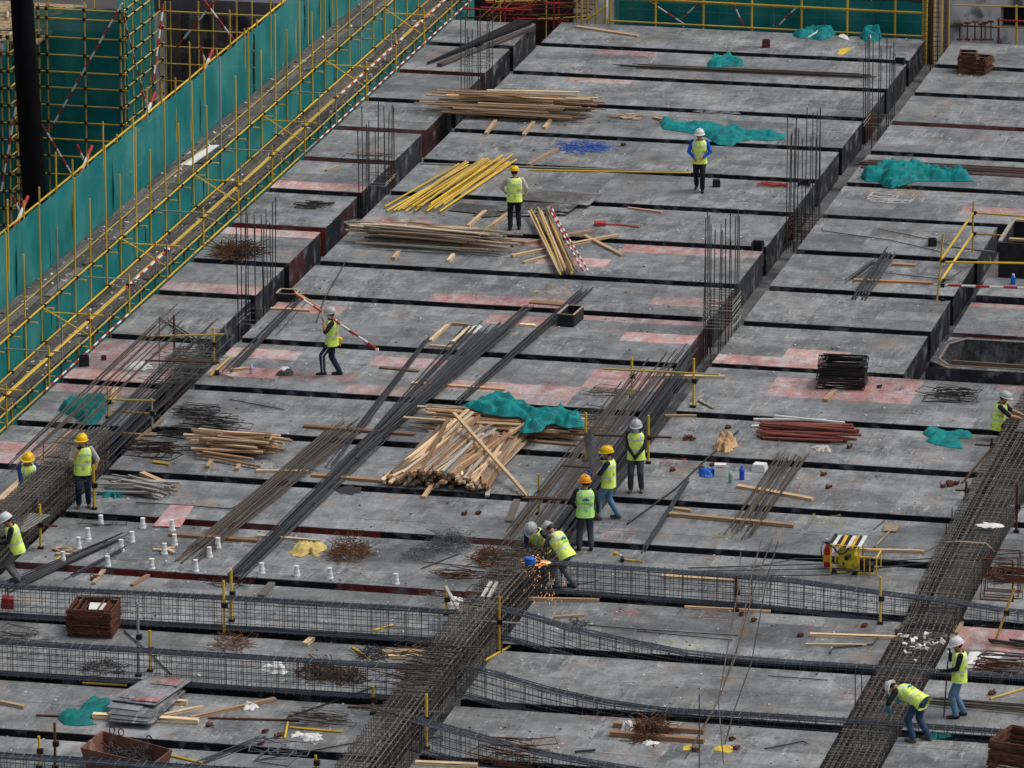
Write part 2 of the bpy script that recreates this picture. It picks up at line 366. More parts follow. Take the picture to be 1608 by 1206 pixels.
# ------------------------------------------------------------------ rebar cages
CAGEC = [lin(66, 71, 78), lin(56, 61, 68), lin(80, 85, 92)]
GIRC = [lin(96, 90, 84), lin(84, 80, 76), lin(112, 104, 94)]
def lerp_pts(pts, t):
    if t <= pts[0][0]: return pts[0][1]
    for (a, za), (b, zb) in zip(pts, pts[1:]):
        if t <= b:
            u = (t-a)/(b-a); u = u*u*(3-2*u)*.5+u*.5; return za+(zb-za)*u
    return pts[-1][1]
def cage(label, axis, c0, c1, t0, t1, ztop, h, step, ntop, nside, colr, rs=.0075, rb=.0115, nbot=5, wob=.012, stop=None):
    "axis: direction the bars run; c0..c1 width across it; t0..t1 length; ztop: list of (t, z)"
    w = c1-c0; mid = (c0+c1)/2
    def pt(t, c, z): return (t, c, z) if axis == 'x' else (c, t, z)
    o = thing('rebar_cage', pt((t0+t1)/2, mid, lerp_pts(ztop, (t0+t1)/2)-h), label, 'rebar cage', 'long rebar cages over the beam trenches' if axis == 'x' else 'girder rebar cages')
    ring = MB(); loop = [(0, -w/2, 0), (0, w/2, 0), (0, w/2, -h), (0, -w/2, -h)] if axis == 'x' else [(-w/2, 0, 0), (w/2, 0, 0), (w/2, 0, -h), (-w/2, 0, -h)]
    ring.tube(loop, rs, 4, closed=True)
    rm = ring.mesh('stirrup', MET)
    ring2 = MB(); ring2.tube([tuple(v*(.45 if (i == (1 if axis == 'x' else 0)) else 1) for i, v in enumerate(q)) for q in loop], rs, 4, closed=True)
    rm2 = ring2.mesh('stirrup', MET)
    n = int((t1-t0)/step)
    for i in range(n+1):
        t = t0+step*i+rnd.uniform(-.2, .2)*step; z = lerp_pts(ztop, t)
        e = Euler((rnd.uniform(-.015, .015), rnd.uniform(-.02, .02), rnd.uniform(-.015, .015)))
        if i < 240: inst('stirrup', rm, o, pt(t, mid, z+.012), e, (1, 1, 1), tuple(v*(2.0 if axis == 'x' else 1.25) for v in pick(colr)))  # stirrup colour lightened: the light they reflect is painted in
        if axis == 'x' and i % 2 == 0 and i < 120: inst('stirrup', rm2, o, pt(t+.04, mid+rnd.uniform(-.1, .1)*w, z-.01), e, (1, 1, .98), pick(colr))
    def bar(c, dz, r=rb, a=t0, b=t1):
        m = MB(); k = max(4, int((b-a)/1.2)); pts = []
        for i in range(k+1):
            t = a+(b-a)*i/k; pts.append(pt(t, c+rnd.uniform(-wob, wob), lerp_pts(ztop, t)+dz+rnd.uniform(-wob, wob)*.6))
        m.tube(pts, r, 5); obj('longitudinal_bar', m, MET, o, color=pick(colr))
    for i in range(ntop): bar(c0+w*(i+.5)/ntop, -.02, rb, t0-rnd.random()*.5, t1+rnd.random()*.4)
    for i in range(nbot): bar(c0+w*(i+.5)/nbot, -h+.03, rb, t0-rnd.random()*.3, t1+rnd.random()*.3)
    for i in range(nside):
        dz = -h*(i+1)/(nside+1)+rnd.uniform(-.03, .03)
        bar(c0+.02, dz, rb*.7); bar(c1-.02, dz, rb*.7)
    return o
cage('long rebar cage across the deck right of the sparks, behind the yellow posts', 'x', -17.52, -17.12, 4.6, 21, [(4.5, .78), (9.8, .74), (13.3, .53), (15.6, .33), (21, .3)], .72, .2, 7, 3, CAGEC, nbot=6)
cage('upper long rebar cage at lower left, behind the rusty stirrup block', 'x', -21.84, -21.44, -12, 3.5, [(-12, .72), (-6.9, .74), (-1, .82), (3.5, .84)], .74, .2, 7, 3, CAGEC, nbot=8)
cage('long rebar cage at lower left with rusty wire heaps seen through its bars', 'x', -25.96, -25.58, -11, 3.5, [(-11, .76), (-5.6, .79), (0, .83), (3.5, .85)], .76, .2, 7, 4, CAGEC, nbot=8)
cage('rebar cage cut by the bottom picture edge in front of the rusty skip', 'x', -33.62, -33.22, -8, 3.5, [(-8, .84), (-3.3, .86), (3.5, .93)], .8, .2, 7, 3, CAGEC)
cage('sagging rebar cage dropping into its trench below the pale planks, right of the girder', 'x', -21.5, -21.12, 3.9, 21, [(3.9, 1.02), (5.1, .8), (7, .36), (9, .13), (10.5, .09), (13, .12), (21, .12)], .72, .2, 8, 3, CAGEC)
cage('sagging rebar cage whose curve ends beneath the bending worker', 'x', -25.55, -25.18, 4.3, 21, [(4.3, .92), (6.6, .42), (8.4, .15), (13.1, .2), (21, .2)], .72, .2, 8, 3, CAGEC)
cage('lowest sagging rebar cage, sloping down to the bottom edge', 'x', -29.42, -29.03, 3.8, 14, [(3.8, 1.05), (5.1, .72), (7.2, .3), (9.2, .08), (14, .08)], .72, .2, 8, 3, CAGEC)
cage('deep dense rebar cage of the middle girder, rising above the deck', 'y', 3.66, 4.48, -37, -14.6, [(-37, .92), (-22, 1.0), (-16, .8), (-14.5, .7)], .95, .22, 7, 5, GIRC, rs=.012, rb=.016, nbot=3, wob=.005)
cage('dense rebar cage between the two yellow helmeted workers at far left', 'y', -8.5, -7.78, -32, -9.5, [(-32, .9), (-14, 1.0), (-9.5, .9)], .9, .13, 8, 5, GIRC, rs=.011, rb=.018, nbot=5, wob=.005)
cage('dense rebar cage along the right girder with a white cloth on top', 'y', 12.98, 14.05, -37, 4, [(-37, .1), (-19, .12), (-14, .5), (-8, .62), (4, .6)], .72, .22, 8, 4, GIRC, rs=.013, rb=.017, nbot=3, wob=.005)

def bundle(label, pts, group='bundles of rebar lying on the deck', name='rebar_bundle'):
    "pts: list of (p, q, radius, colour)"
    c = sum((Vector(a)+Vector(b) for a, b, _, _ in pts), Vector())/(2*len(pts)); c.z = 0
    o = thing(name, c, label, 'rebar bundle', group)
    for a, b, r, cl in pts: rod('rebar', o, a, b, r, cl)
    return o
def rods(p, q, n, spread0, spread1, cl, r=.014, ends=.5, z0=.02, layers=3):
    "n bars from about p to about q, fanned"
    p, q = Vector(p), Vector(q); d = (q-p).normalized(); s = Vector((-d.y, d.x, 0)); out = []
    for i in range(n):
        u = rnd.uniform(-.5, .5); l = i % layers; v = u+rnd.uniform(-.2, .2)
        z = z0+r*2*l
        a = p+s*u*spread0-d*rnd.uniform(-ends, ends); b = q+s*v*spread1+d*rnd.uniform(-ends, ends)
        out.append(((a.x, a.y, p.z+z), (b.x, b.y, q.z+z+rnd.uniform(0, .02)), r*rnd.uniform(.85, 1.1), pick(cl)))
    return out
# loose girder bars that continue the cages, raised on stools
def girder_bars(label, x0, x1, ya, yb, n, z0, z1, cl):
    pts = []
    for i in range(n):
        x = rnd.uniform(x0, x1); z = rnd.uniform(z0, z1)
        pts.append(((x, ya+rnd.uniform(-2, 1), z), (x+rnd.uniform(-.12, .12), yb+rnd.uniform(-3.2, .8), z+rnd.uniform(-.03, .1)), .015, pick(cl)))
    bundle(label, pts, 'girder bars waiting above the trench')
girder_bars('long bars lying along the middle girder past the standing workers', 3.75, 4.45, -15, 2.2, 34, -.3, .75, STEEL)
girder_bars('thin spread bars at the left edge of the middle girder', 3.2, 4.0, -15.5, 1.0, 16, .6, .8, BSTEEL)
girder_bars('dark bars along the left girder, ending below the far orange post', -8.45, -7.8, -11, 1.6, 30, -.3, .85, STEEL)
girder_bars('thin raised bars left of the left girder, by the green tarpaulin', -9.4, -8.5, -11.5, 2.0, 12, .85, 1.0, BSTEEL)

# ------------------------------------------------------------------ column starter bars
def starter(cx_, cy_, n, top, label, rust=False, ties=0, w=.62, base=-.75, lift=0):
    o = thing('column_rebar', (cx_, cy_, base), label, 'column rebar', 'column starter bars in the girder trenches')
    for i in range(n):
        a = i/n*4; s = int(a); f = a-s; k = [(f, 0), (1, f), (1-f, 1), (0, 1-f)][s]
        x = cx_+(k[0]-.5)*w; y = cy_+(k[1]-.5)*w*1.5; h = top-rnd.choice([0, 0, .15, .55, .6])
        rod('starter_bar', o, (x, y, base), (x+rnd.uniform(-.05, .05), y+rnd.uniform(-.04, .04), h), .014, pick(BROWN if False else STEEL))
    for i in range(ties):
        b = MB(); z = lift+i*.085+rnd.uniform(-.02, .02); q = w/2+.02; jx, jy = rnd.uniform(-.02, .02), rnd.uniform(-.02, .02)
        b.tube([(cx_+jx+sx*q, cy_+jy+sy*q*1.5, z+rnd.uniform(-.01, .01)) for sx, sy in ((-1, -1), (1, -1), (1, 1), (-1, 1))], .013, 4, closed=True)
        obj('tie', b, RUST if rust else MET, o, color=lin(150, 146, 138))
    return o
for (x, y, n, ty, lb, ru, ti, li) in [(738, 150, 11, 20, 'column starter bars in the left trench, farthest from the camera', 0, 3, .9),
    (592, 305, 12, 165, 'column starter bars in the left trench beside the bent wire loops', 0, 2, .3), (424, 490, 13, 315, 'nearest column starter bars in the left trench, by the rusty wire heap', 0, 2, -.3),
    (1379, 192, 12, 58, 'farthest column starter bars in the middle trench, near the tied green bundle', 0, 2, -.1), (1267, 350, 14, 176, 'column starter bars with rusty ties in the middle trench', 1, 7, -.5), (1138, 520, 15, 335, 'column starter bars with pale ties at their foot, nearest in middle trench', 0, 10, .1)]:
    left = x < 800
    X = -8.17 if left else 4.09
    p = PX(x, y, X); t = PX(x, ty, X)
    # foot stands on the beam floor: find Y where the column axis meets the floor level
    yy = P(x, y, -.1).y
    top = PY(x, ty, yy).z
    starter(X, yy, n, top, lb, ru, ti, .74, -.8, li)
# ------------------------------------------------------------------ tube scaffold along the deck edge (left)
cb = MB(); cb.box((0, 0, 0), (.09, .075, .1)); cb.box((.05, .03, .01), (.05, .05, .06)); COUP = cb.mesh('coupler', CLAMP)
def netsheet(name, parent, a, b, h0, h1, nx=12, nz=7, amp=.07, seed=0, m=NET):
    "hung net between points a and b (on plan), from height h0 to h1, with folds"
    a, b = Vector((*a, 0)), Vector((*b, 0)); d = b-a; s = Vector((d.y, -d.x, 0)).normalized(); mb = MB(); vs = []
    for j in range(nz+1):
        for i in range(nx+1):
            u, v = i/nx, j/nz
            k = noise.noise(Vector((u*d.length*1.1+seed*7.3, v*1.2, seed)))*amp+noise.noise(Vector((u*d.length*3, v*.8, seed+4)))*amp*.4
            z = h0+(h1-h0)*v-(.03*math.sin(u*math.pi*3) if v > .9 else 0)+(noise.noise(Vector((u*9, seed, 3)))*.1 if v < .05 else 0)
            p = a+d*u+s*k*(1-v**6); vs.append((p.x, p.y, z))
    fs = [(j*(nx+1)+i, j*(nx+1)+i+1, (j+1)*(nx+1)+i+1, (j+1)*(nx+1)+i) for j in range(nz) for i in range(nx)]
    mb.add(vs, fs); return obj(name, mb, m, parent, smooth=True)
XA, XB, XC, XD = -13.55, -12.6, -11.68, -11.32
Z1 = 1.02
sc = thing('tube_scaffold', (-12.5, 15, -4), 'long yellow tube scaffold with green nets and two stepped walkways along the deck edge', 'scaffold')
pole_ys = [-9.3+1.48*k for k in range(42)]
for k, y in enumerate(pole_ys):
    kind = 'g' if k in (8, 19, 30) else ('o' if k % 5 == 3 else 'y')
    tube('pole', sc, (XB+rnd.uniform(-.02, .02), y, -4), (XB+rnd.uniform(-.04, .04), y+rnd.uniform(-.04, .04), (Z1+2.75 if k % 2 else Z1+1.75)+rnd.uniform(-.15, .15)), kind)
    tube('pole', sc, (XA-.03, y+.3, -4), (XA-.03+rnd.uniform(-.03, .03), y+.3, (Z1+2.85 if k % 3 == 1 else Z1+2.2)+rnd.uniform(-.2, .2)), 'o' if k % 4 == 1 else 'y')
    tube('pole', sc, (XC, y+.1, -4), (XC, y+.1, .1 if k % 6 else 1.0), 'g' if k % 6 == 0 else 'o')
    tube('transom', sc, (XA-.1, y+.06, Z1-.05), (XB+.3, y+.06, Z1-.05), 'o')
    tube('transom', sc, (XB-.1, y+.16, -.03), (XC+.22, y+.16, -.03), 'o' if k % 3 else 'y')
    inst('coupler', COUP, sc, (XB+.03, y, Z1+.01)); inst('coupler', COUP, sc, (XC+.03, y+.1, 0.0)); 
    if k % 2: inst('coupler', COUP, sc, (XB+.03, y, .05))
for k in range(11):
    y0, y1 = -10+k*6, -10+k*6+6.1
    tube('ledger', sc, (XB+.045, y0, Z1+.03), (XB+.045, y1, Z1+.03), 'y'); tube('ledger', sc, (XA-.08, y0, Z1+1.9+.01*(k % 2)), (XA-.08, y1, Z1+1.9+.01*(k % 2)), 'y', .027)
    tube('ledger', sc, (XB+.05, y0+1, .06), (XB+.05, y1+1, .06), 'y'); tube('ledger', sc, (XC+.05, y0+2, .03), (XC+.05, y1+2, .03), 'o')
    tube('ledger', sc, (XA+.45, y0, Z1+.05), (XA+.45, y1, Z1+.05), 'o', .018); tube('ledger', sc, (XB+.5, y0, .06), (XB+.5, y1, .06), 'o', .018)
    for s in range(2):
        a, b = y0+3*s, y0+3*s+3.12
        netsheet('safety_net', sc, (XA, a), (XA, b), Z1-.05, Z1+1.88, 14, 8, .1, k*2+s)
        netsheet('safety_net', sc, (XB-.05, a), (XB-.05, b), .0, Z1-.03, 10, 5, .05, k*2+s+40)
        netsheet('safety_net', sc, (XC-.04, a), (XC-.04, b), -3.2, -.03, 8, 5, .05, k*2+s+80)
for k in range(22):
    for j in range(4):
        y = -10+3*k+rnd.uniform(-.1, .1)
        plank('walkway_board', sc, (XA+.13+j*.22, y, Z1+.0+rnd.uniform(-.01, .012)), (XA+.13+j*.22, y+3.0, Z1+.0+rnd.uniform(-.01, .012)), .2, .03, pick([lin(84, 82, 78), lin(70, 69, 66), lin(98, 95, 90)]))
        plank('walkway_board', sc, (XB+.12+j*.21, y, .0+rnd.uniform(-.01, .01)), (XB+.12+j*.21, y+3.0, .0+rnd.uniform(-.01, .01)), .19, .03, pick([lin(72, 70, 65), lin(60, 59, 56), lin(84, 80, 74)]))
# guard rail on the deck edge, partly painted red and white
for z, r, segs in ((.74, .027, [(-10, 4.2, 'y'), (4.2, 9, 's'), (9, 15, 'y'), (15, 21.5, 'y'), (21.5, 27.2, 'y'), (27.2, 35.2, 's'), (35.2, 36.5, 'y'), (36.5, 46, 's')]), (-.02, .024, [(-10, -3.4, 'y'), (-3.4, 4.6, 's'), (4.6, 11, 'y'), (11, 17, 'y'), (17, 22.5, 'y'), (22.5, 24.6, 'g'), (24.6, 45, 's')])):
    for a, b, k in segs:
        if k == 's': striped('guard_rail', sc, (XD, a, z), (XD, b, z), r, .36)
        else: tube('guard_rail', sc, (XD, a, z), (XD, b+.1, z), k, r)
for k in range(14):
    y = -6.5+3.7*k
    tube('rail_post', sc, (XD+.03, y, -.6), (XD+.03, y, 1.05), 'g' if k in (4, 9) else 'y')
    tube('transom', sc, (XB-.25, y+.5, .78), (XD+.25, y+.5, .78), 'g' if k % 2 else 'y', .022); inst('coupler', COUP, sc, (XD, y, .75))
    if k % 2 == 0: tube('brace', sc, (XB+.08, y, Z1+.0), (XC-.05, y+1.3, .02), 'y', .02)
for px, py in ((36, 330), (137, 250), (237, 165), (328, 95)):
    p = PX(px, py, XA-.2)
    striped('brace', sc, p-Vector((.1, .6, .45)), p+Vector((.05, .3, .3)), .045, .35); striped('brace', sc, p+Vector((-.1, .3, -.3)), p+Vector((-.12, -.5, .5)), .03, .35)
b = MB(); p0 = PX(283, 262, -13.2); p1 = PX(330, 230, -13.0)
b.add([p0, p1, p1+Vector((.25, .1, 0)), p0+Vector((.3, 0, 0))], [(0, 1, 2, 3)]); b.v = [v+Vector((0, 0, .04 if i < 2 else .015)) for i, v in enumerate(b.v)]
for v in b.v: v.z = Z1+.03
b.add([v+Vector((0, 0, .02)) for v in b.v], [(0, 1, 2, 3)])
tag(obj('board', b, PAPER, at=p0), 'pale sheet lying on the upper scaffold walkway', 'sheet')

b = MB()
for i in range(700):
    up_ = rnd.random() < .55; x = rnd.uniform(XA+.1, XB-.1) if up_ else rnd.uniform(XB+.1, XC-.05); z = (Z1 if up_ else 0)+.03; q = rnd.uniform(.015, .06)
    b.box((x, rnd.uniform(-9, 50), z), (q, q*rnd.uniform(1, 3), q*.5), (rnd.uniform(-.4, .4), 0, rnd.uniform(0, 3)), rnd.choice([0, 1, 1, 2]))
o = obj('debris', b, [PAPER, mat('walkway_dust', (.3, .28, .25), .9), mat('crumb_dark', (.06, .05, .05), .9)]); o['kind'] = 'stuff'
# ------------------------------------------------------------------ netted scaffold block in the pit behind
YF = 31.3
def grid_scaffold(label, x0, x1, yf, yb, zt, zb, xs, ys, zs, netfront=True, netside=True, braces=()):
    o = thing('tube_scaffold', ((x0+x1)/2, yf, zb), label, 'scaffold', 'scaffold towers in the pit')
    for x in xs: tube('pole', o, (x, yf, zb), (x, yf, zt+rnd.uniform(0, .5)), 'o')
    for x in xs[::2]: tube('pole', o, (x+.1, yf+.7, zb), (x+.1, yf+.7, zt+.2), 'o')
    for y in ys: tube('pole', o, (x1, y, zb), (x1, y, zt+.3), 'o')
    for i, z in enumerate(zs):
        tube('ledger', o, (x0-.1, yf-.05, z), (x1+.12, yf-.05, z), 'y' if i % 3 else 'o')
        tube('ledger', o, (x1+.05, yf-.1, z+.06), (x1+.05, yb, z+.06), 'o')
        for y in ys: inst('coupler', COUP, o, (x1+.04, y, z+.06))
        for x in xs: inst('coupler', COUP, o, (x, yf-.05, z))
    if netfront:
        n = 3; 
        for i in range(n): netsheet('safety_net', o, (x0+(x1-x0)*i/n, yf+.3), (x0+(x1-x0)*(i+1)/n+.02, yf+.3), zb, zt-.1, 8, 12, .08, i+int(abs(x0)*3))
    if netside: netsheet('safety_net', o, (x1-.25, yf+.3), (x1-.25, yb), zb, zt+.2, 10, 12, .08, 31)
    for a, b_, r in braces: striped('brace', o, a, b_, r, .3)
    b = MB(); b.ab((x0, yf+1.0, zb), (x1-.6, yb-.2, zt-1.0)); obj('dark_core', b, mat('dark_core_fill', (.05, .05, .05), .9, var=.4, scale=1, world=True), o)  # dark block added to make the tower's inside look unlit behind its nets
    return o
zs = [PX(195, y, -19).z for y in (17, 32, 62, 90, 117, 142, 170, 197, 224, 251, 280)]
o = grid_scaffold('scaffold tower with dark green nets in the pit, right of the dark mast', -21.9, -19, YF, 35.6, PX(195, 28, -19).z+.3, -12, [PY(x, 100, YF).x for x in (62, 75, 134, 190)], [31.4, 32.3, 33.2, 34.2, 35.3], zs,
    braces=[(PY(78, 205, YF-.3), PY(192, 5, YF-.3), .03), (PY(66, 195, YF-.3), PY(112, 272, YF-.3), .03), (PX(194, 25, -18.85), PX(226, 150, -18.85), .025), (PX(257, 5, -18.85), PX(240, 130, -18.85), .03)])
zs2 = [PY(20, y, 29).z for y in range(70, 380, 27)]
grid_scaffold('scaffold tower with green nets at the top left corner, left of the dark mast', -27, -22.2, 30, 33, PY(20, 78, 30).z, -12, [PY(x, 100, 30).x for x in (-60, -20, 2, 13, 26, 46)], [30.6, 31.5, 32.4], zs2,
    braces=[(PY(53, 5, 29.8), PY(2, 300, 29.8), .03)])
# rubble-covered platform behind the mast, scaffold above it
b = MB(); pz = PY(20, 60, 31).z
b.ab((-27, 30.6, pz-.08), (-21.5, 36, pz)); 
o = tag(obj('platform', b, mat('rubble_boards', lin(150, 130, 100), .9, var=.6, scale=7, world=True), at=(-23, 33, pz)), 'rubble strewn work platform behind the dark mast', 'platform')
for i in range(40):
    x, y = rnd.uniform(-25, -21.9), rnd.uniform(30.7, 34); a = rnd.uniform(0, 3.1); L = rnd.uniform(.3, 1.2)
    plank('offcut', o, (x, y, pz+.03+i*.003), (x+L*math.cos(a), y+L*math.sin(a), pz+.05+i*.003), .08, .04, pick(TAN+WGREY))
# board-formed wall and its column in the pit
b = MB(); x0, x1 = PY(262, 60, 36).x, PY(520, 60, 36).x
WG = mat('board_marked_concrete', lin(92, 88, 92), .9, var=.3, scale=1, world=True, dirt=((.06, .055, .055), 1.2, .5, .7))
b.ab((x0, 36, -13), (x1, 37.5, PY(300, 28, 36).z)); b.ab((x0-1, 36.3, PY(300, 26, 36).z), (x1, 40, PY(300, 2, 36).z))
o = obj('concrete_wall', b, WG, at=(x0, 36, -13)); tag(o, 'dark board-marked concrete wall in the pit behind the green netting', 'wall')
for i in range(22):
    x = x0+(x1-x0)*i/22
    inst('shutter_board', SIDE, o, (x, 35.97, -12), None, ((x1-x0)/22-.012, .029, 13), pick([lin(74, 68, 72), lin(92, 86, 88), lin(60, 56, 60), lin(84, 80, 86)]))
o = thing('tube_scaffold', (x0, 35.5, -12), 'bare yellow tube frame in front of the dark concrete wall', 'scaffold', 'scaffold towers in the pit')
for px in (260, 268, 312, 335, 372, 396, 430): tube('pole', o, (PY(px, 60, 35.4).x, 35.4, -12), (PY(px, 60, 35.4).x, 35.4, PY(px, 2, 35.4).z), 'o')
for py in (18, 46, 73, 100, 127): tube('ledger', o, (x0, 35.35, PY(270, py, 35.35).z), (x1, 35.35, PY(270, py, 35.35).z), 'o')
striped('brace', o, PY(277, 75, 35.2), PY(336, 3, 35.2), .03, .35); striped('brace', o, PY(320, 0, 35.2), PY(373, 70, 35.2), .03, .35)
# dark mast
b = MB(); a, c = PY(30, -60, 27), PY(62, 420, 27)
b.tube([a.lerp(c, i/10) for i in range(11)], [.33+.005*i for i in range(11)], 16)
tag(obj('dark_mast', b, mat('dark_mast_paint', (.005, .005, .006), .85, spec=.1), at=c, smooth=True), 'thick near black leaning mast at the top left', 'mast')

# ------------------------------------------------------------------ scaffold and netting behind the far edge
o = thing('tube_scaffold', (-1, 42.4, -2), 'yellow tube scaffold with green netting behind the far deck edge', 'scaffold')
YB = 42.3
for px in (905, 913, 922, 935, 950, 958, 1029, 1104, 1180, 1258, 1330, 1405, 1449, 1454): tube('pole', o, (PY(px, 30, YB).x, YB, -3), (PY(px, 30, YB).x+.02, YB, 2.6), 'y' if px > 940 else 'o', .034 if px < 1450 else .045)
for px in (990, 1066, 1142, 1215, 1295, 1368): tube('pole', o, (PY(px, 30, YB+.8).x, YB+.8, -3), (PY(px, 30, YB+.8).x, YB+.8, 2.4), 'o')
xa, xb = PY(960, 10, YB).x, PY(1452, 10, YB).x
tube('ledger', o, (xa, YB-.05, PY(1200, 8, YB).z+.02), (xb, YB-.05, PY(1200, 8, YB).z), 'y', .036); tube('ledger', o, (xa, YB-.05, PY(1200, 8, YB).z+.9), (xb, YB-.05, PY(1200, 8, YB).z+.9), 'y', .03)
tube('ledger', o, (xa, YB-.06, .02), (xb, YB-.06, .0), 'o', .03)
for d in (.25, .5): tube('ledger', o, (xa, YB+.75, d), (xb, YB+.75, d), 'o', .018)
for i in range(6): netsheet('safety_net', o, (xa+(xb-xa)*i/6, YB+.45), (xa+(xb-xa)*(i+1)/6+.03, YB+.45), -2, .95, 10, 6, .1, i+140)
for a, c in (((1020, 2), (1075, 38)), ((1070, 30), (1100, 2)), ((1215, 48), (1252, 10)), ((1150, 2), (1168, 40))): striped('brace', o, PY(*a, YB+.3), PY(*c, YB+.3), .022, .3)
tube('brace', o, PY(920, 32, YB-.1), PY(952, 10, YB-.1), 'y', .03)
b = MB(); b.ab((PY(960, 30, YB).x, YB+1.2, -3), (PY(1455, 30, YB).x, YB+1.4, .9)); obj('back_board', b, mat('dark_boards', (.05, .07, .07), .9, var=.4, world=True), o)
# green bundles on the back scaffold ledge
# grey concrete block at the top right corner
b = MB(); y = 43.4; x0 = PY(1492, 30, y).x; xo0, xo1 = PY(1571, 30, y).x, PY(1640, 30, y).x; z0, z1 = PY(1570, 45, y).z, PY(1570, 10, y).z
b.ab((x0, y, -3), (xo0, y+1, 4)); b.ab((xo0, y, -3), (xo1, y+1, z0)); b.ab((xo0, y, z1), (xo1, y+1, 4)); b.ab((xo1, y, -3), (xo1+4, y+1, 4))
o = tag(obj('concrete_building', b, CONC, at=(x0, y, -3)), 'stained pale concrete wall with a dark opening at the top right', 'building')
b = MB(); b.ab((xo0-.02, y+.6, z0), (xo1, y+.9, z1)); obj('dark_opening', b, DARK, o)
b = MB(); b.ab((x0-.16, y-.3, -3), (x0, y+.2, 4)); obj('corner_angle', b, mat('lilac_steel', lin(120, 118, 138), .6), o)
o = thing('tube_scaffold', (PY(1596, 30, 42.6).x, 42.6, 0), 'red and yellow tube stand in front of the pale concrete wall', 'scaffold')
for py, k, a, c in ((8, 'o', 1500, 1625), (40, 'u', 1500, 1570), (31, 'r', 1565, 1620), (42, 'o', 1560, 1620)): tube('ledger', o, PY(a, py, 42.5), PY(c, py+3, 42.5), k, .025)
for px, py, k in ((1596, 8, 'y'), (1568, 28, 'u')): tube('pole', o, PY(px, 72, 42.55), PY(px, py, 42.55), k, .032)
for i, px in enumerate((1507, 1519, 1531, 1541, 1547, 1556)):
    q = thing('screw_jack', PY(px, 62, 42.2), ('leftmost', 'second from left', 'third from left', 'third from right', 'second from right', 'rightmost')[i]+' rusty screw jack in the row before the pale concrete wall', 'jack', 'row of rusty screw jacks at the far right')
    t = 33+rnd.uniform(0, 8); tube('stem', q, PY(px, 62, 42.2), PY(px, t, 42.2), 'u', .022)
    b = MB(); c = PY(px, t, 42.2); b.box(c, (.2, .12, .05)); b.box(PY(px, 62, 42.2), (.16, .16, .03)); obj('head_plate', b, RUST, q)
# dark rust column cage between the far scaffold and the right bay
o = thing('column_rebar', (4.1, 41.5, -.8), 'tall caged column with yellow tubes at the far end of the middle trench', 'column rebar')
for i, px in enumerate((1462, 1467, 1473, 1479, 1485, 1490)):
    p = PY(px, 40, 40.5+.3*(i % 3)); tube('starter_bar', o, (p.x, p.y, -.8), (p.x, p.y, 3), 'o' if i % 2 else 'u', .03 if i % 2 else .018)
for i in range(14):
    b = MB(); z = -.5+i*.15; b.tube([(3.75, 40.5, z), (4.45, 40.5, z), (4.45, 41.2, z), (3.75, 41.2, z)], .009, 4, closed=True); obj('tie', b, RUST, o)
# reddish props and steel at the far left end
o = thing('prop_frame', (PY(800, 20, 43).x, 43, -2), 'tangle of rust red shoring tubes behind the far left end of the deck', 'shoring')
for i in range(46):
    px, py = rnd.uniform(755, 900), rnd.uniform(0, 34); a = rnd.choice([0, 1, 1, 2])
    p = PY(px, py, 42.6+rnd.uniform(0, 2)); d = [Vector((0, 0, .8)), Vector((.8, .1, rnd.uniform(-.1, .1))), Vector((.5, 0, .5))][a]
    tube('shoring_tube', o, p-d, p+d, rnd.choice(['u', 'u', 'r', 'u', 'o']), .025)
b = MB(); b.ab((PY(745, 20, 45).x, 45, -3), (PY(900, 20, 45).x, 45.2, 3)); obj('back_board', b, mat('rust_dark_boards', (.05, .025, .025), .9, var=.5, world=True), o)
b = MB(); b.ab((PY(939, 20, 42.9).x, 42.9, -3), (PY(951, 20, 42.9).x, 43.3, 4)); tag(obj('concrete_column', b, CONC, at=(PY(945, 20, 42.9).x, 43, -3)), 'slim grey column standing among yellow tubes at the far edge', 'column')
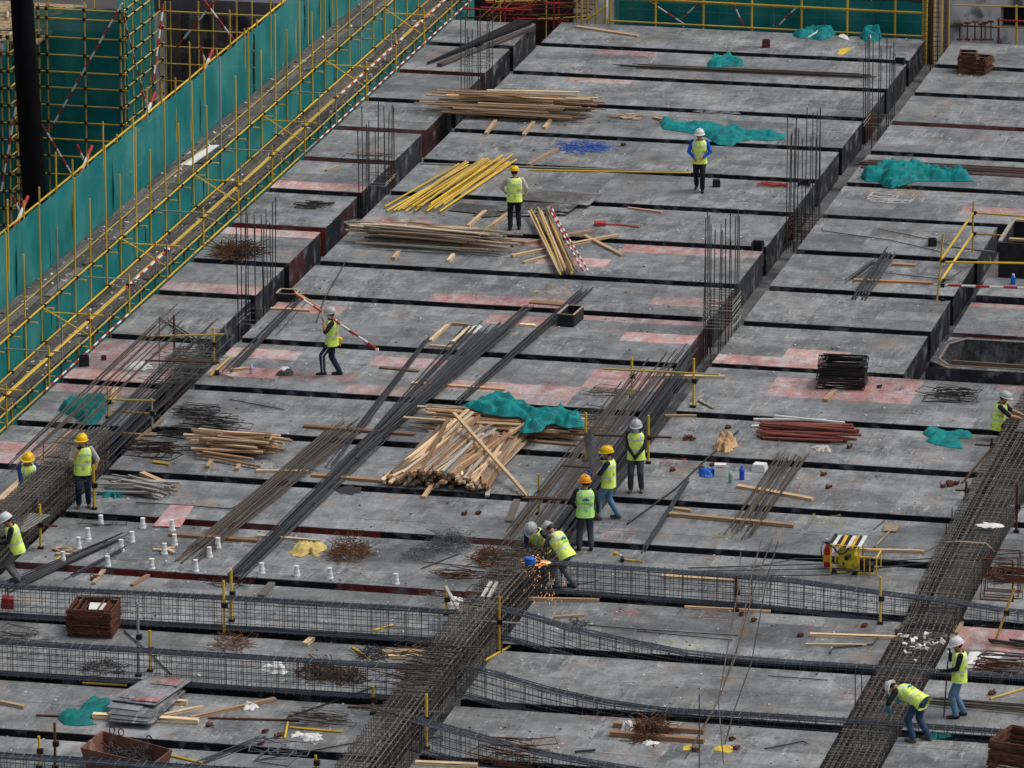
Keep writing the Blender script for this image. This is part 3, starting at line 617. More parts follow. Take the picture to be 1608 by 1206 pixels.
# ------------------------------------------------------------------ loose timber
def lay(name, x0, y0, x1, y1, wd, th, cl, label, cat='plank', z=0.0, group=None, z1=None, zb=0.0):
    "plank lying on the deck between two photograph points"
    a, b = P(x0, y0, zb), P(x1, y1, zb); a.z = z+th/2+.004; b.z = (z1 if z1 is not None else z)+th/2+.004
    o = plank(name, None, a, b, wd, th, pick(cl)); tag(o, label, cat, group); return o
LOOSE = [
 (905, 43, 1003, 58, .16, .05, PINE, 'pale plank lying alone at the far left of the deck top'),
 (830, 262, 875, 237, .12, .09, TAN, 'brown batten beside the loose blue cord'),
 (735, 358, 762, 334, .1, .08, PINE, 'short pale batten before the dark sheet stack, left one of two'),
 (760, 366, 797, 338, .1, .08, PINE, 'pale batten at the feet of the worker seen from behind, right of its twin'),
 (986, 328, 1040, 335, .09, .05, [lin(196, 150, 130)], 'short pinkish batten lying past the red strap'),
 (918, 372, 978, 403, .12, .06, PINE, 'pine batten with a red painted end by the striped tubes'),
 (425, 486, 487, 489, .14, .05, TAN, 'grey brown batten crossing the thin bars by the left trench'),
 (676, 537, 703, 512, .1, .06, PINE, 'short pine batten left of the large rebar bundle head'),
 (710, 510, 737, 512, .1, .06, PINE, 'very short pine offcut touching the white sheet'),
 (711, 540, 739, 516, .1, .07, PINE, 'short pine batten tucked against the large rebar bundle'),
 (675, 544, 708, 547, .12, .05, TAN, 'short flat offcut on the edge left of the large bundle'),
 (596, 578, 658, 584, .14, .04, BROWN, 'brown board under the thin rebar strands'),
 (646, 603, 793, 613, .14, .05, PINE, 'long pale plank lying beneath the main rebar bundle'),
 (833, 475, 891, 480, .26, .04, BROWN, 'wide brown board left of the open wooden box'),
 (817, 511, 842, 513, .16, .05, PINE, 'short pine offcut left of the open wooden box'),
 (477, 671, 652, 684, .18, .06, BROWN, 'long brown plank crossing under three rebar bundles'),
 (402, 741, 489, 742, .12, .05, TAN, 'tan plank just left of the brown rebar bundle'),
 (489, 748, 600, 757, .16, .06, BROWN, 'brown plank lying left of the big timber heap'),
 (799, 821, 812, 787, .16, .05, WGREY, 'weathered short board right of the big timber heap'),
 (266, 841, 405, 851, .18, .06, BROWN, 'brown plank among the white sleeves at left'),
 (403, 843, 503, 851, .1, .05, [lin(205, 190, 160)], 'long whitish batten behind the yellow sack'),
 (665, 783, 685, 755, .1, .06, PINE, 'short pine batten poking from below the big timber heap'),
 (765, 781, 775, 729, .1, .05, WGREY, 'grey batten lying end-on right of the big timber heap'),
 (1051, 810, 1247, 828, .15, .08, PINE, 'long pine plank lying under the brown rebar bundle at right'),
 (1158, 765, 1277, 786, .17, .06, PINE, 'pine plank end showing right of the brown rebar bundle'),
 (1044, 654, 1094, 654, .1, .04, TAN, 'tan batten right of the middle girder by the trench edge'),
 (1084, 639, 1105, 621, .08, .05, WGREY, 'grey batten leaning towards the trench, left one of a crossed pair'),
 (1089, 626, 1121, 643, .08, .05, WGREY, 'grey batten of a crossed pair, the one sloping right'),
 (1021, 593, 1138, 594, .16, .07, PINE, 'pine plank lying across the upper end of the middle girder bars'),
 (1341, 441, 1466, 446, .14, .05, [lin(176, 120, 80)], 'orange brown plank under the dark bar bundle at right'),
 (1402, 416, 1438, 418, .18, .05, BROWN, 'short brown board right of the dark bar bundle'),
 (223, 746, 277, 770, .15, .08, PINE, 'pine beam lying on top of the grey batten pile'),
 (60, 722, 110, 681, .08, .08, TAN, 'tan pole lying on the deck near the squatting worker'),
 (175, 634, 183, 612, .16, .06, PINE, 'pale board sticking out of the crumpled tarpaulin at left'),
 (147, 918, 163, 897, .1, .05, WGREY, 'pale grey batten pointing away, left of the cup row front'),
 (207, 921, 233, 905, .09, .05, BROWN, 'brown batten by the upper left rebar cage'),
 (410, 938, 427, 918, .16, .06, WGREY, 'pale weathered block end by the left foot of the striped edge'),
 (0, 1105, 39, 1113, .1, .07, PINE, 'pine batten cut by the left picture edge'),
 (262, 1105, 294, 1107, .12, .1, PINE, 'short beam end just right of the sheet stack'),
 (248, 1127, 319, 1112, .1, .06, PINE, 'pine batten slanting away from the sheet stack'),
 (299, 1130, 432, 1100, .1, .07, PINE, 'long slanting pine batten with white scrap on it'),
 (479, 1014, 490, 1005, .14, .07, PINE, 'short pine block in front of the upper left cage'),
 (652, 1200, 750, 1204, .14, .07, PINE, 'pine plank at the bottom edge right of the girder cage'),
 (830, 943, 941, 945, .1, .07, PINE, 'clean pale plank beside the middle girder cage'),
 (870, 971, 917, 968, .09, .05, PINE, 'short pale batten behind the sagging cage'),
 (1075, 955, 1210, 962, .08, .05, PINE, 'long thin batten on the trench edge near the red spray marks'),
 (1039, 906, 1154, 913, .18, .05, PINE, 'pale board seen through the bars of the right cage'),
 (959, 1155, 1106, 1167, .16, .1, BROWN, 'front brown beam carrying the rusty wire heap'),
 (964, 1141, 1106, 1152, .16, .1, BROWN, 'rear brown beam carrying the rusty wire heap'),
 (1272, 999, 1418, 1004, .1, .07, PINE, 'long pale batten left of the right girder cage'),
 (1265, 1014, 1361, 1015, .08, .05, PINE, 'straight pale batten in front of the longer one'),
 (1408, 993, 1430, 974, .09, .07, WGREY, 'short pole leaning against the right girder cage'),
 (1502, 997, 1511, 980, .08, .06, TAN, 'short tan batten right of the right girder cage'),
 (1296, 631, 1311, 616, .14, .07, PINE, 'pale bearer end under the black stirrup stack'),
 (1336, 865, 1451, 868, .09, .06, PINE, 'long thin batten behind the yellow trolley'),
 (512, 269, 532, 262, .08, .05, TAN, 'short stick left of the column bars at upper left'),
 (214, 694, 255, 661, .08, .06, TAN, 'tan pole leaning near the brown stirrup pile'),
 (183, 682, 246, 686, .1, .05, BROWN, 'brown batten crossing the left girder bars'),
 (600, 1026, 668, 1024, .22, .05, PINE, 'pair of pale boards seen against the girder cage, upper'),
 (610, 1033, 662, 1031, .2, .05, PINE, 'pale board lying just below its pair by the girder'),
 (88, 872, 113, 874, .12, .06, TAN, 'short tan offcut by the yellow cross post at left'),
 (1059, 800, 1086, 804, .1, .05, [lin(190, 160, 100)], 'bent yellowish scrap above the long pine plank'),
 (0, 790, 34, 760, .2, .1, PINE, 'wide pale beam leaning on the left girder cage'),
 (804, 388, 931, 364, .12, .07, PINE, 'pine plank crossing under the striped tubes, upper of three'),
 (804, 404, 970, 371, .12, .07, PINE, 'longest pine plank crossing under the striped tubes'),
 (822, 414, 866, 402, .1, .06, TAN, 'lowest short batten under the yellow and striped tubes'),
 (1566, 1146, 1581, 1160, .1, .05, TAN, 'small batten lying on the rusty stirrup crate at the bottom right'),
]
for t in LOOSE: lay('timber_plank', *t, group='loose planks on the deck')
o = lay('timber_plank', 713, 679, 830, 765, .085, .06, PINE, 'long pale batten slanting across the top of the big timber heap', z=.75, z1=.02, zb=.3)

def loose_tube(x0, y0, x1, y1, k, label, r=.026, z=0, z1=None, cat='tube', name='loose_tube'):
    a, b = P(x0, y0), P(x1, y1); a.z = z+r; b.z = (z if z1 is None else z1)+r
    return tag(tube(name, None, a, b, k, r), label, cat)
for t in [(660, 258, 1062, 271, 'g', 'long pale grey tube in front of the yellow pole heap'), (830, 268, 1085, 273, 'y', 'long yellow tube reaching to the worker in blue sleeves'),
    (130, 1074, 199, 1078, 'o', 'yellow tube behind the sheet stack at lower left'), (327, 1129, 470, 1133, 'u', 'rusty tube right of the slanting batten'), (57, 1125, 95, 1126, 'u', 'rusty tube end left of the dark green tarpaulin'),
    (588, 991, 617, 983, 'y', 'short yellow tube inside the upper left cage'), (553, 1018, 578, 1035, 'y', 'short yellow tube slanting beside the wire heap by the lower cage'), (761, 1039, 800, 1017, 'y', 'yellow tube lying right of the girder cage'),
    (456, 1144, 537, 1151, 'y', 'yellow tube beside the white torn bag'), (447, 1161, 452, 1136, 'y', 'short yellow tube with coupler by the white torn bag'), (546, 1112, 587, 1113, 'u', 'short rusty tube left of the girder cage'), (658, 1119, 698, 1121, 'g', 'short grey tube through the girder cage post'),
    (1555, 1099, 1625, 1078, 'o', 'worn yellow tube with couplers at the right edge'), (86, 884, 104, 866, 'o', 'short yellow tube by the white sleeve at far left'), (263, 1187, 318, 1200, 'y', 'yellow tube by the rusty skip'),
    (946, 579, 1129, 588, 'o', 'tan pole tied across the end of the middle girder bars'), (1492, 388, 1560, 397, 'g', 'pale tube at the foot of the yellow railing'), (900, 682, 1055, 687, 'u', 'rusty cross tube on the girder bars behind the standing worker'), (820, 782, 930, 786, 'u', 'rusty cross tube through the girder bars by the yellow post'),
    (880, 731, 935, 735, 'u', 'short rusty tube left of the worker carrying the panel'), (230, 528, 352, 525, 'o', 'tan cross pole at the head of the left girder bars'), (228, 566, 345, 569, 'u', 'thin brown cross pole below the tan one'), (170, 627, 243, 629, 'o', 'tan cross pole over the bars by the crumpled tarpaulin'),
    (143, 723, 169, 727, 'g', 'pale tube behind the worker with raised hand')]:
    z = .95 if t[0] in (900, 820, 880, 230, 228, 170, 946) else 0
    if z: a, b = P(t[0], t[1], z), P(t[2], t[3], z); tag(tube('loose_tube', None, a, b, t[4], .026), t[5], 'tube')
    else: loose_tube(*t)

# bent and straight single bars
def wirebar(pts, r, label, cl=STEEL, z=.015, name='loose_bar', cat='steel bar', group=None):
    b = MB(); q = [P(x, y) for x, y in pts]
    for v in q: v.z = z+r
    b.tube(q, r, 5); return tag(obj(name, b, MET, at=q[0], color=pick(cl)), label, cat, group)
for pts, r, lb in [
    ([(497, 507), (510, 470), (543, 412)], .016, 'thin dark bar leaning up from the left trench edge'), ([(433, 528), (480, 477)], .013, 'thin bar beside the left trench bundle'),
    ([(985, 825), (1060, 770), (1110, 722), (1160, 678)], .02, 'long curved bar running past the torn cardboard'), ([(361, 629), (446, 645)], .014, 'single thin bar lying above the timber pile'),
    ([(292, 656), (300, 640), (338, 652)], .009, 'thin bent wire near the dark stirrups'), ([(213, 791), (270, 794), (362, 801), (400, 783)], .016, 'long bent bar below the grey batten pile'),
    ([(1291, 360), (1293, 364), (1400, 379), (1478, 397)], .013, 'long thin bar with hooked end on the right bay'), ([(1380, 361), (1457, 377), (1490, 386)], .013, 'thin bar right of the hooked one, by the black box'),
    ([(1382, 429), (1490, 441), (1510, 426)], .012, 'thin bent bar near the orange brown plank'), ([(1303, 1028), (1308, 1020), (1370, 1014), (1379, 1003)], .02, 'cranked dark bar in front of the pale battens'),
    ([(664, 884), (721, 890), (762, 894)], .014, 'dark bar in front of the grey wire tangle'), ([(661, 895), (721, 871)], .016, 'dark bar crossing the one by the grey wire tangle'),
    ([(918, 983), (1000, 990), (1160, 1000)], .014, 'long thin rod behind the sagging cage, right of its bent ties'), ([(1000, 993), (1150, 1007)], .012, 'second thin rod lying just below its twin'),
    ([(1206, 1063), (1300, 1070)], .012, 'thin rod lying left of the right girder cage'), ([(1200, 1178), (1262, 1166), (1268, 1170)], .014, 'bent bar near the bottom, left of the right girder'),
    ([(903, 1184), (935, 1181)], .03, 'short dark bar pair near the bottom centre'), ([(940, 913), (880, 925)], .012, 'thin rod seen through the right cage'), ([(1372, 833), (1390, 818)], .012, 'small bent bar beside the shovel'),
    ([(452, 1128), (520, 1105), (590, 1080)], .018, 'long bar sloping up to the girder cage'), ([(402, 1196), (480, 1183), (560, 1168), (690, 1160)], .016, 'long thin bar across the bottom trench to the girder'),
    ([(195, 993), (232, 1025), (268, 1060)], .018, 'slanting thin rod in front of the rusty stirrup block'), ([(1180, 893), (1250, 879), (1340, 880)], .012, 'thin cable curving behind the right cage'),
    ([(552, 1009), (800, 1026)], .0, '')][:-1]:
    wirebar(pts, r, lb, group='single bars lying about')
# long rods lying across cages at the right
for pts, lb in [([(1213, 846), (1190, 905), (1160, 1010), (1128, 1100), (1077, 1190)], 'long brown rod sagging over the cages, longest of the four'), ([(1222, 850), (1205, 905), (1180, 1040), (1152, 1118), (1139, 1167)], 'long brown rod over the cages, rightmost of the four'),
    ([(1196, 848), (1180, 904), (1156, 1030), (1122, 1112), (1100, 1150)], 'long brown rod over the cages, left of the pair'), ([(1163, 868), (1160, 920), (1128, 1100), (1136, 1198)], 'thin rod of the four that bends back towards the bottom')]:
    b = MB(); q = [P(x, y, z) for (x, y), z in zip(pts, (.1, .85, .3, .3, .05))]; b.tube(q, .014, 5)
    tag(obj('loose_bar', b, MET, at=q[0], color=pick(BSTEEL)), lb, 'steel bar', 'long rods over the right cages')
def upright(x, y, ty, label, r=.012, cl=STEEL, k=None, zb=0.0):
    p = P(x, y, zb); t = PY(x, ty, p.y)
    o = rod('upright_bar', None, p, (t.x, t.y, t.z), r, pick(cl)) if k is None else tube('upright_pole', None, p, t, k, r)
    return tag(o, label, 'upright bar' if k is None else 'pole')
for x, y, ty, lb in [(1098, 1206, 1090, 'thin vertical rod left of the fallen long rods at the bottom'), (1343, 1114, 1056, 'left leg bar standing beside the right girder cage'), (1353, 1116, 1056, 'right leg bar standing beside the right girder cage'), (68, 722, 690, 'dark pin standing by the squatting worker'),
    (1294, 1206, 1192, 'short rusty stub at the bottom edge'), (250, 585, 497, 'thin upright rod on the left bay beside the girder bars'), (829, 822, 775, 'thin upright rod by the yellow post at the middle girder'), (1486, 850, 823, 'thin upright rod by the right girder cage, left'), (1495, 832, 798, 'thin upright rod by the right girder cage, right'), (1447, 1050, 1022, 'dark upright rod by the standing worker at lower right')]:
    upright(x, y, ty, lb)

# ------------------------------------------------------------------ piles
def pile(name, label, cat, cx_, cy_, ang, L, n, wid, hgt, th, wd, cl, spread=.06, fan=0.0, bearers=(), part='plank', lmin=.55, heap=True, tubek=None):
    "pile centred at photograph point, boards along ang (deg from +X)"
    c = P(cx_, cy_); a0 = R(ang); d0 = Vector((math.cos(a0), math.sin(a0), 0)); s0 = Vector((-d0.y, d0.x, 0))
    o = thing(name, c, label, cat)
    zb = .07 if bearers else .0
    per = max(1, int(wid/(wd*1.15))); 
    for i in range(n):
        u = rnd.random() ; lay_ = i/n
        w_ = wid*(1-lay_*.65) if heap else wid
        off = rnd.uniform(-.5, .5)*w_; a = a0+rnd.uniform(-spread, spread)+fan*off/wid
        d = Vector((math.cos(a), math.sin(a), 0)); l = L*rnd.uniform(lmin, 1); m = c+s0*off+d0*rnd.uniform(-.18, .18)*L
        z = zb+th/2+(hgt-th)*lay_*rnd.uniform(.8, 1.05)
        e = rnd.uniform(-.05, .05)
        p, q = m-d*l/2+Vector((0, 0, z+e)), m+d*l/2+Vector((0, 0, max(th/2, z-e)))
        if tubek: tube(part, o, p, q, rnd.choice(tubek), th/2)
        else: plank(part, o, p, q, wd*rnd.uniform(.75, 1.2), th*rnd.uniform(.7, 1.1), pick(cl), rnd.uniform(-.25, .25))
    for bx0, by0, bx1, by1 in bearers:
        p, q = P(bx0, by0), P(bx1, by1); p.z = q.z = .04; plank('bearer', o, p, q, .1, .075, pick(PINE))
    return o
pile('timber_pile', 'long flat pile of sawn battens on bearers near the far end', 'timber pile', 812, 180, 0, 4.5, 64, 2.1, .62, .04, .085, PINE+TAN+TAN+BROWN, .1, bearers=[(763, 212, 778, 192), (822, 214, 838, 194), (855, 203, 865, 190)])
pile('timber_pile', 'weathered grey and tan batten pile left of the striped tubes', 'timber pile', 676, 385, -2, 3.9, 62, 2.3, .5, .04, .09, WGREY+TAN, .12, bearers=[(618, 408, 626, 398), (704, 412, 712, 402)])
pile('timber_pile', 'pale pine batten pile under the trailing green netting', 'timber pile', 795, 672, -3, 3.9, 52, 2.4, .36, .04, .1, PINE+TAN+BROWN, .09)
o = thing('timber_pile', P(690, 745), 'big jumbled heap of battens with their ends facing the camera', 'timber pile')
for i in range(150):
    u = rnd.random(); t = i/150; hh = .42*math.sin(math.pi*min(1, max(0, .12+u*.8)))
    p_ = P(605+u*160+rnd.uniform(-8, 8), 772-12*(1-u)+rnd.uniform(-4, 4)); q_ = P(722+u*72+rnd.gauss(0, 24), 680+u*24+rnd.uniform(-16, 14))
    za = .05+hh*t*rnd.uniform(.8, 1.1); zb_ = .05+(hh*.8+.1)*t*rnd.uniform(.8, 1.1); p_.z = za; q_.z = zb_
    d_ = (q_-p_); q_ = p_+d_*rnd.uniform(.75, 1.05); plank('plank', o, p_, q_, rnd.uniform(.06, .1), rnd.uniform(.045, .075), pick(TAN+PINE+WGREY+BROWN+BROWN+[lin(96, 74, 58), lin(150, 104, 76)]), rnd.uniform(-.5, .5))
for x0, y0, x1, y1 in ((612, 768, 735, 668), (600, 764, 716, 684), (640, 748, 742, 672)):
    p_, q_ = P(x0, y0), P(x1, y1); p_.z, q_.z = .15, .4; plank('plank', o, p_, q_, .09, .05, pick(PINE), .3)
pile('timber_pile', 'short fresh pine batten pile in the middle of the left deck', 'timber pile', 372, 712, -5, 2.1, 60, 1.9, .46, .05, .085, PINE+PINE+BROWN+TAN, .24, bearers=[(326, 736, 332, 726), (372, 740, 378, 730)])
pile('batten_pile', 'heap of whitish grey battens beside the worker with raised hand', 'batten pile', 222, 772, -12, 1.7, 30, 1.5, .32, .05, .07, [lin(170, 168, 162), lin(140, 138, 132), lin(120, 116, 110)], .3)
pile('tube_pile', 'pile of red painted tubes at the right of the deck', 'tube pile', 1270, 688, 1, 2.0, 34, 1.0, .4, .07, .05, None, .05, part='tube', tubek=['d', 'd', 'd', 'u', 'd'], lmin=.85)
pile('tube_pile', 'pale grey rails lying along the back of the red tube pile', 'tube pile', 1258, 672, 4, 2.0, 6, .35, .34, .06, .05, None, .04, part='tube', tubek=['w', 'g'], lmin=.85, heap=False)
def tubes_by_ends(label, n, near, far, hgt, kinds, jit=4):
    (ax, ay), (bx, by) = near; (cx_, cy_), (dx, dy) = far; o = thing('tube_pile', P((ax+dx)/2, (ay+dy)/2), label, 'tube pile')
    for i in range(n):
        u = i/(n-1); p_ = P(ax+(bx-ax)*u+rnd.uniform(-jit, jit), ay+(by-ay)*u+rnd.uniform(-3, 3)); q_ = P(cx_+(dx-cx_)*u+rnd.uniform(-jit*2, jit*2), cy_+(dy-cy_)*u+rnd.uniform(-3, 3))
        h_ = .03+hgt*rnd.random(); p_.z = h_; q_.z = h_+rnd.uniform(0, .04); tube('tube', o, p_, q_, rnd.choice(kinds), .027)
tubes_by_ends('heap of bright yellow tubes beside the worker seen from behind', 15, ((652, 332), (694, 333)), ((752, 258), (812, 254)), .16, ['y', 'y', 'o', 'y'], 7)
tubes_by_ends('thin scatter of yellow tubes on the left of the yellow tube heap', 7, ((606, 331), (640, 332)), ((722, 262), (752, 256)), .05, ['y', 'o', 'y'], 9)
# yellow and red-white tubes lying steeply over planks
o = thing('tube_pile', P(870, 400), 'fan of worn yellow and red striped tubes lying over crossed planks', 'tube pile')
for i in range(14):
    u = i/13; a = P(832+u*28+rnd.uniform(-4, 4), 342+rnd.uniform(-3, 12)); c = P(872+u*30+rnd.uniform(-5, 6), 436+rnd.uniform(-8, 4)); a.z = .14+rnd.uniform(0, .12); c.z = .1+rnd.uniform(0, .08)
    tube('tube', o, a, c, rnd.choice(['o', 'o', 'u', 'o']), .027) if i % 3 else plank('pole', o, a, c, .05, .05, pick(TAN+PINE))
for (x0, y0, x1, y1) in ((864, 345, 915, 434), (871, 352, 924, 435), (866, 338, 880, 372)):
    a, c = P(x0, y0), P(x1, y1); a.z = .26; c.z = .16; striped('striped_tube', o, a, c, .027, .3)
# yellow square timbers, sheet stacks
def sheets(label, items, cat='sheet stack'):
    o = thing('sheet_stack', P(*items[0][0]), label, cat)
    for i, (c, L, W, ang, z, cl) in enumerate(items):
        p = P(*c); b = MB(); b.box((p.x, p.y, z), (L, W, .016), (rnd.uniform(-.02, .02), rnd.uniform(-.02, .02), R(ang)))
        obj('sheet', b, PLY, o, color=cl)
    return o
K = lin(64, 62, 62)
sheets('stack of dark film-faced sheets in front of the worker seen from behind', [((800, 333), 1.9, 1.1, 8, .02, K), ((760, 331), 1.8, .9, -10, .04, K), ((840, 331), 1.9, 1.0, 4, .06, K), ((850, 326), 2.0, 1.2, -6, .09, K), ((880, 317), 2.0, 1.2, -4, .13, lin(80, 74, 72)), ((770, 338), .7, .5, 30, .03, K)])
b = None
o = thing('sheet_stack', P(230, 1120), 'stack of worn grey sheets with red patches at lower left', 'sheet stack')
def quad(pts, z, cl, t=.018, name='sheet'):
    b = MB(); v = [P(x, y, z) for x, y in pts]; b.add(v+[k-Vector((0, 0, t)) for k in v], [(3, 2, 1, 0), (4, 5, 6, 7), (0, 1, 5, 4), (1, 2, 6, 5), (2, 3, 7, 6), (3, 0, 4, 7)]); obj(name, b, PLY, o, color=cl)
for pts, z, cl in [([(170, 1132), (238, 1137), (292, 1084), (232, 1078)], .14, lin(60, 62, 66)), ([(170, 1127), (232, 1133), (285, 1082), (230, 1076)], .165, lin(74, 78, 82)), ([(168, 1120), (236, 1127), (290, 1076), (228, 1070)], .19, lin(84, 88, 94)), ([(172, 1098), (243, 1107), (302, 1067), (238, 1059)], .27, lin(112, 115, 120)), ([(168, 1110), (217, 1116), (230, 1104), (179, 1098)], .215, lin(116, 120, 128)),
    ([(186, 1094), (240, 1100), (286, 1070), (236, 1062)], .29, lin(106, 108, 114)), ([(238, 1073), (278, 1077), (291, 1066), (244, 1061)], .312, lin(150, 84, 80)), ([(200, 1098), (246, 1102), (262, 1091), (240, 1094)], .305, lin(142, 70, 68))]: quad(pts, z, cl)
lay('timber_plank', 146, 1127, 312, 1136, .16, .1, PINE, 'yellowish beam beneath the front of the worn sheet stack')
b = MB(); p = [P(240, 828), P(283, 830), P(304, 797), P(268, 795)]; b.add([v+Vector((0, 0, .04)) for v in p]+[v+Vector((0, 0, .02)) for v in p], [(0, 1, 2, 3), (7, 6, 5, 4), (0, 4, 5, 1), (1, 5, 6, 2), (2, 6, 7, 3), (3, 7, 4, 0)])
tag(obj('red_sheet', b, PLY, at=p[0], color=lin(172, 112, 110)), 'reddish plywood sheet bridging the trench beside the white sleeves', 'sheet')
b = MB(); p = [P(670, 104), P(700, 92), P(838, 38), P(812, 36)]; b.add([v+Vector((0, 0, .12)) for v in p]+[v+Vector((0, 0, .04)) for v in p], [(0, 1, 2, 3), (7, 6, 5, 4), (0, 4, 5, 1), (1, 5, 6, 2), (2, 6, 7, 3), (3, 7, 4, 0)])
tag(obj('dark_channel', b, MET, at=p[0], color=lin(46, 42, 42)), 'long dark steel channel lying aslant near the far left column bars', 'steel channel')
for (x0, y0, x1, y1) in ((690, 101, 835, 43),):
    lay('dark_channel', x0, y0+4, x1, y1+4, .16, .1, [lin(58, 52, 48)], 'narrow dark beam lying against the long steel channel', 'steel channel')

# ------------------------------------------------------------------ rebar bundles
def B(label, x0, y0, x1, y1, n, s0, s1, cl, r=.014, ends=.4, layers=3, z=0.0): bundle(label, rods(P(x0, y0)+Vector((0, 0, z)), P(x1, y1)+Vector((0, 0, z)), n, s0, s1, cl, r, ends, .02, layers))
B('rebar bundle lying against the left trench, above the red deck sheets', 362, 582, 468, 474, 12, .32, .22, STEEL)
bundle('largest dark rebar bundle running down the middle of the deck', rods(P(372, 906), P(590, 690), 26, .42, .5, STEEL, .015, .4, .03, 4)+rods(P(560, 720), P(770, 520), 26, .4, 1.1, STEEL, .015, .5, .05, 4)+rods(P(600, 690), P(828, 492), 12, .25, .18, STEEL, .015, .3, .12, 3))
B('straight rebar bundle ending at the open wooden box', 722, 632, 918, 458, 12, .2, .34, STEEL)
bundle('slim rebar strands left of the largest bundle', rods(P(520, 733), P(600, 625), 5, .25, .15, STEEL, .013, .3)+rods(P(560, 680), P(670, 537), 7, .3, .12, STEEL, .013, .3))
B('brown rebar bundle left of the slim strands', 305, 872, 545, 672, 30, .6, .75, BSTEEL, .014, .9)
B('brown rebar bundle lying on the pine plank at right', 1163, 838, 1240, 722, 24, .7, .75, BSTEEL, .014, .6)
B('short dark bar bundle on the right bay near the yellow railing', 1352, 468, 1398, 400, 14, .45, .35, STEEL, .02, .4)
B('few short dark bars left of the short bundle', 1332, 443, 1372, 412, 6, .4, .3, STEEL, .012, .3)
B('thin rebar bundle at the far end, passing the small green bundle', 985, 105, 1358, 122, 10, .45, .3, BSTEEL, .016, .5)
B('long brown steel tubes lying behind the green heap at right', 1352, 261, 1640, 278, 10, .5, .5, [lin(104, 84, 74), lin(88, 72, 66)], .028, .2)
B('dark bars spreading from the left edge past the white sleeves', 20, 922, 180, 851, 14, .5, .25, STEEL, .016, .6)
B('few dark bars right of the spreading ones at the left edge', 110, 908, 200, 862, 4, .15, .08, STEEL, .016, .3)
B('pair of dark bars lying before the standing worker in grey trousers', 1010, 868, 1080, 758, 5, .12, .1, STEEL, .016, .3)
B('dark bars at the bottom beside the rusty skip', 300, 1206, 400, 1165, 6, .5, .5, STEEL, .014, .5)
B('dark steel bars stacked at the right edge by the pale pole', 1565, 1013, 1640, 1022, 8, .45, .45, BSTEEL, .025, .3)
B('dark bars lying past the feet of the worker holding a rod', 1470, 1103, 1640, 1118, 10, .7, .6, BSTEEL, .016, .4)
B('short bars under the left girder head', 250, 505, 330, 560, 5, .5, .6, STEEL, .012, .3)

# ------------------------------------------------------------------ posts
def post(x, y, ty, label, k='y', cross=None, lean=0, r=.03):
    p = P(x, y); t = PY(x, ty, p.y); t = Vector((p.x+lean, p.y, t.z))
    o = thing('marker_post', p, label, 'post', 'yellow tube posts on the deck')
    tube('tube', o, p, t, k, r); b = MB(); h = p.lerp(t, .55); b.box(h+Vector((.03, -.03, 0)), (.12, .1, .11)); obj('coupler', b, CLAMP, o)
    if cross:
        (a, b_, kk) = cross; z = h.z; tube('cross_tube', o, h+Vector((a, -.05, 0)), h+Vector((b_, -.05, 0)), kk, .025)
    b = MB(); b.box(p+Vector((0, 0, .03)), (.13, .09, .06)); obj('foot', b, CLAMP, o)
    return o
for a in [(992, 625, 562, 'yellow post left of the upper end of the middle girder bars'), (1089, 640, 563, 'yellow post right of the upper end of the middle girder bars'), (1018, 728, 652, 'yellow post just right of the worker in grey trousers'), (846, 808, 744, 'yellow post behind the two welding workers'),
    (920, 725, 648, 'yellow post left of the dark panel being carried'), (64, 862, 792, 'yellow post with a wooden cross arm at far left', 'y', (-.25, .42, 'u')), (352, 996, 912, 'taller yellow post of the pair at the upper left cage'), (364, 976, 895, 'shorter yellow post of the pair at the upper left cage'),
    (701, 966, 920, 'short yellow post at the right end of the upper left cage'), (784, 1024, 936, 'yellow post right of the girder cage with a grey cross tube', 'y', (-.9, .5, 'g')), (586, 1122, 1078, 'yellow post left of the girder cage, lower'), (670, 1176, 1090, 'yellow post right of the girder cage, lower'),
    (496, 1210, 1186, 'yellow post top at the bottom edge'), (1382, 980, 906, 'worn yellow post in front of the right cage', 'o'), (62, 1206, 1156, 'yellow post at the lower left cage'), (87, 1206, 1135, 'dark rusty pole at the lower left cage', 'u'), (148, 800, 730, 'yellow post behind the worker with raised hand'),
    (170, 657, 608, 'thin yellow post in front of the crumpled tarpaulin', 'o'), (239, 676, 626, 'grey post with a tan cross tube over the left girder bars', 'g', (-1.0, .1, 'o')), (336, 572, 514, 'orange tan post at the far end of the left girder bars', 'o'), (274, 560, 495, 'brown pole among the left girder bars', 'u'),
    (218, 1062, 948, 'tall pale pole in front of the rusty stirrup block', 'g'), (236, 1055, 990, 'yellow post inside the lower left cage'), (1156, 960, 904, 'rusty pole in front of the right cage', 'u'), (1596, 836, 760, 'rusty pole with a cross tube at the right edge', 'u', (-.15, .6, 'g')), (1557, 712, 688, 'brown pole near the crouching worker', 'u', (-.4, .05, 'u')),
    (1517, 786, 756, 'short brown pole by the rusty couplers', 'u', (-.25, .05, 'u')), (1562, 1010, 920, 'pale leaning pole at the right edge', 'o', None, .42)]:
    post(*a)
for x0, y0, z0, x1, y1, z1, lb in ((1511, 758, .03, 1556, 705, .35, 'rust brown tube leaning by the crouching worker'), (330, 590, .03, 362, 560, .1, 'tan tube lying at the foot of the orange post'), (226, 870, .03, 60, 866, .03, '')):
    if lb: tag(tube('loose_tube', None, P(x0, y0, z0), P(x1, y1, z1), 'u' if x0 > 1000 else 'o', .028), lb, 'tube')

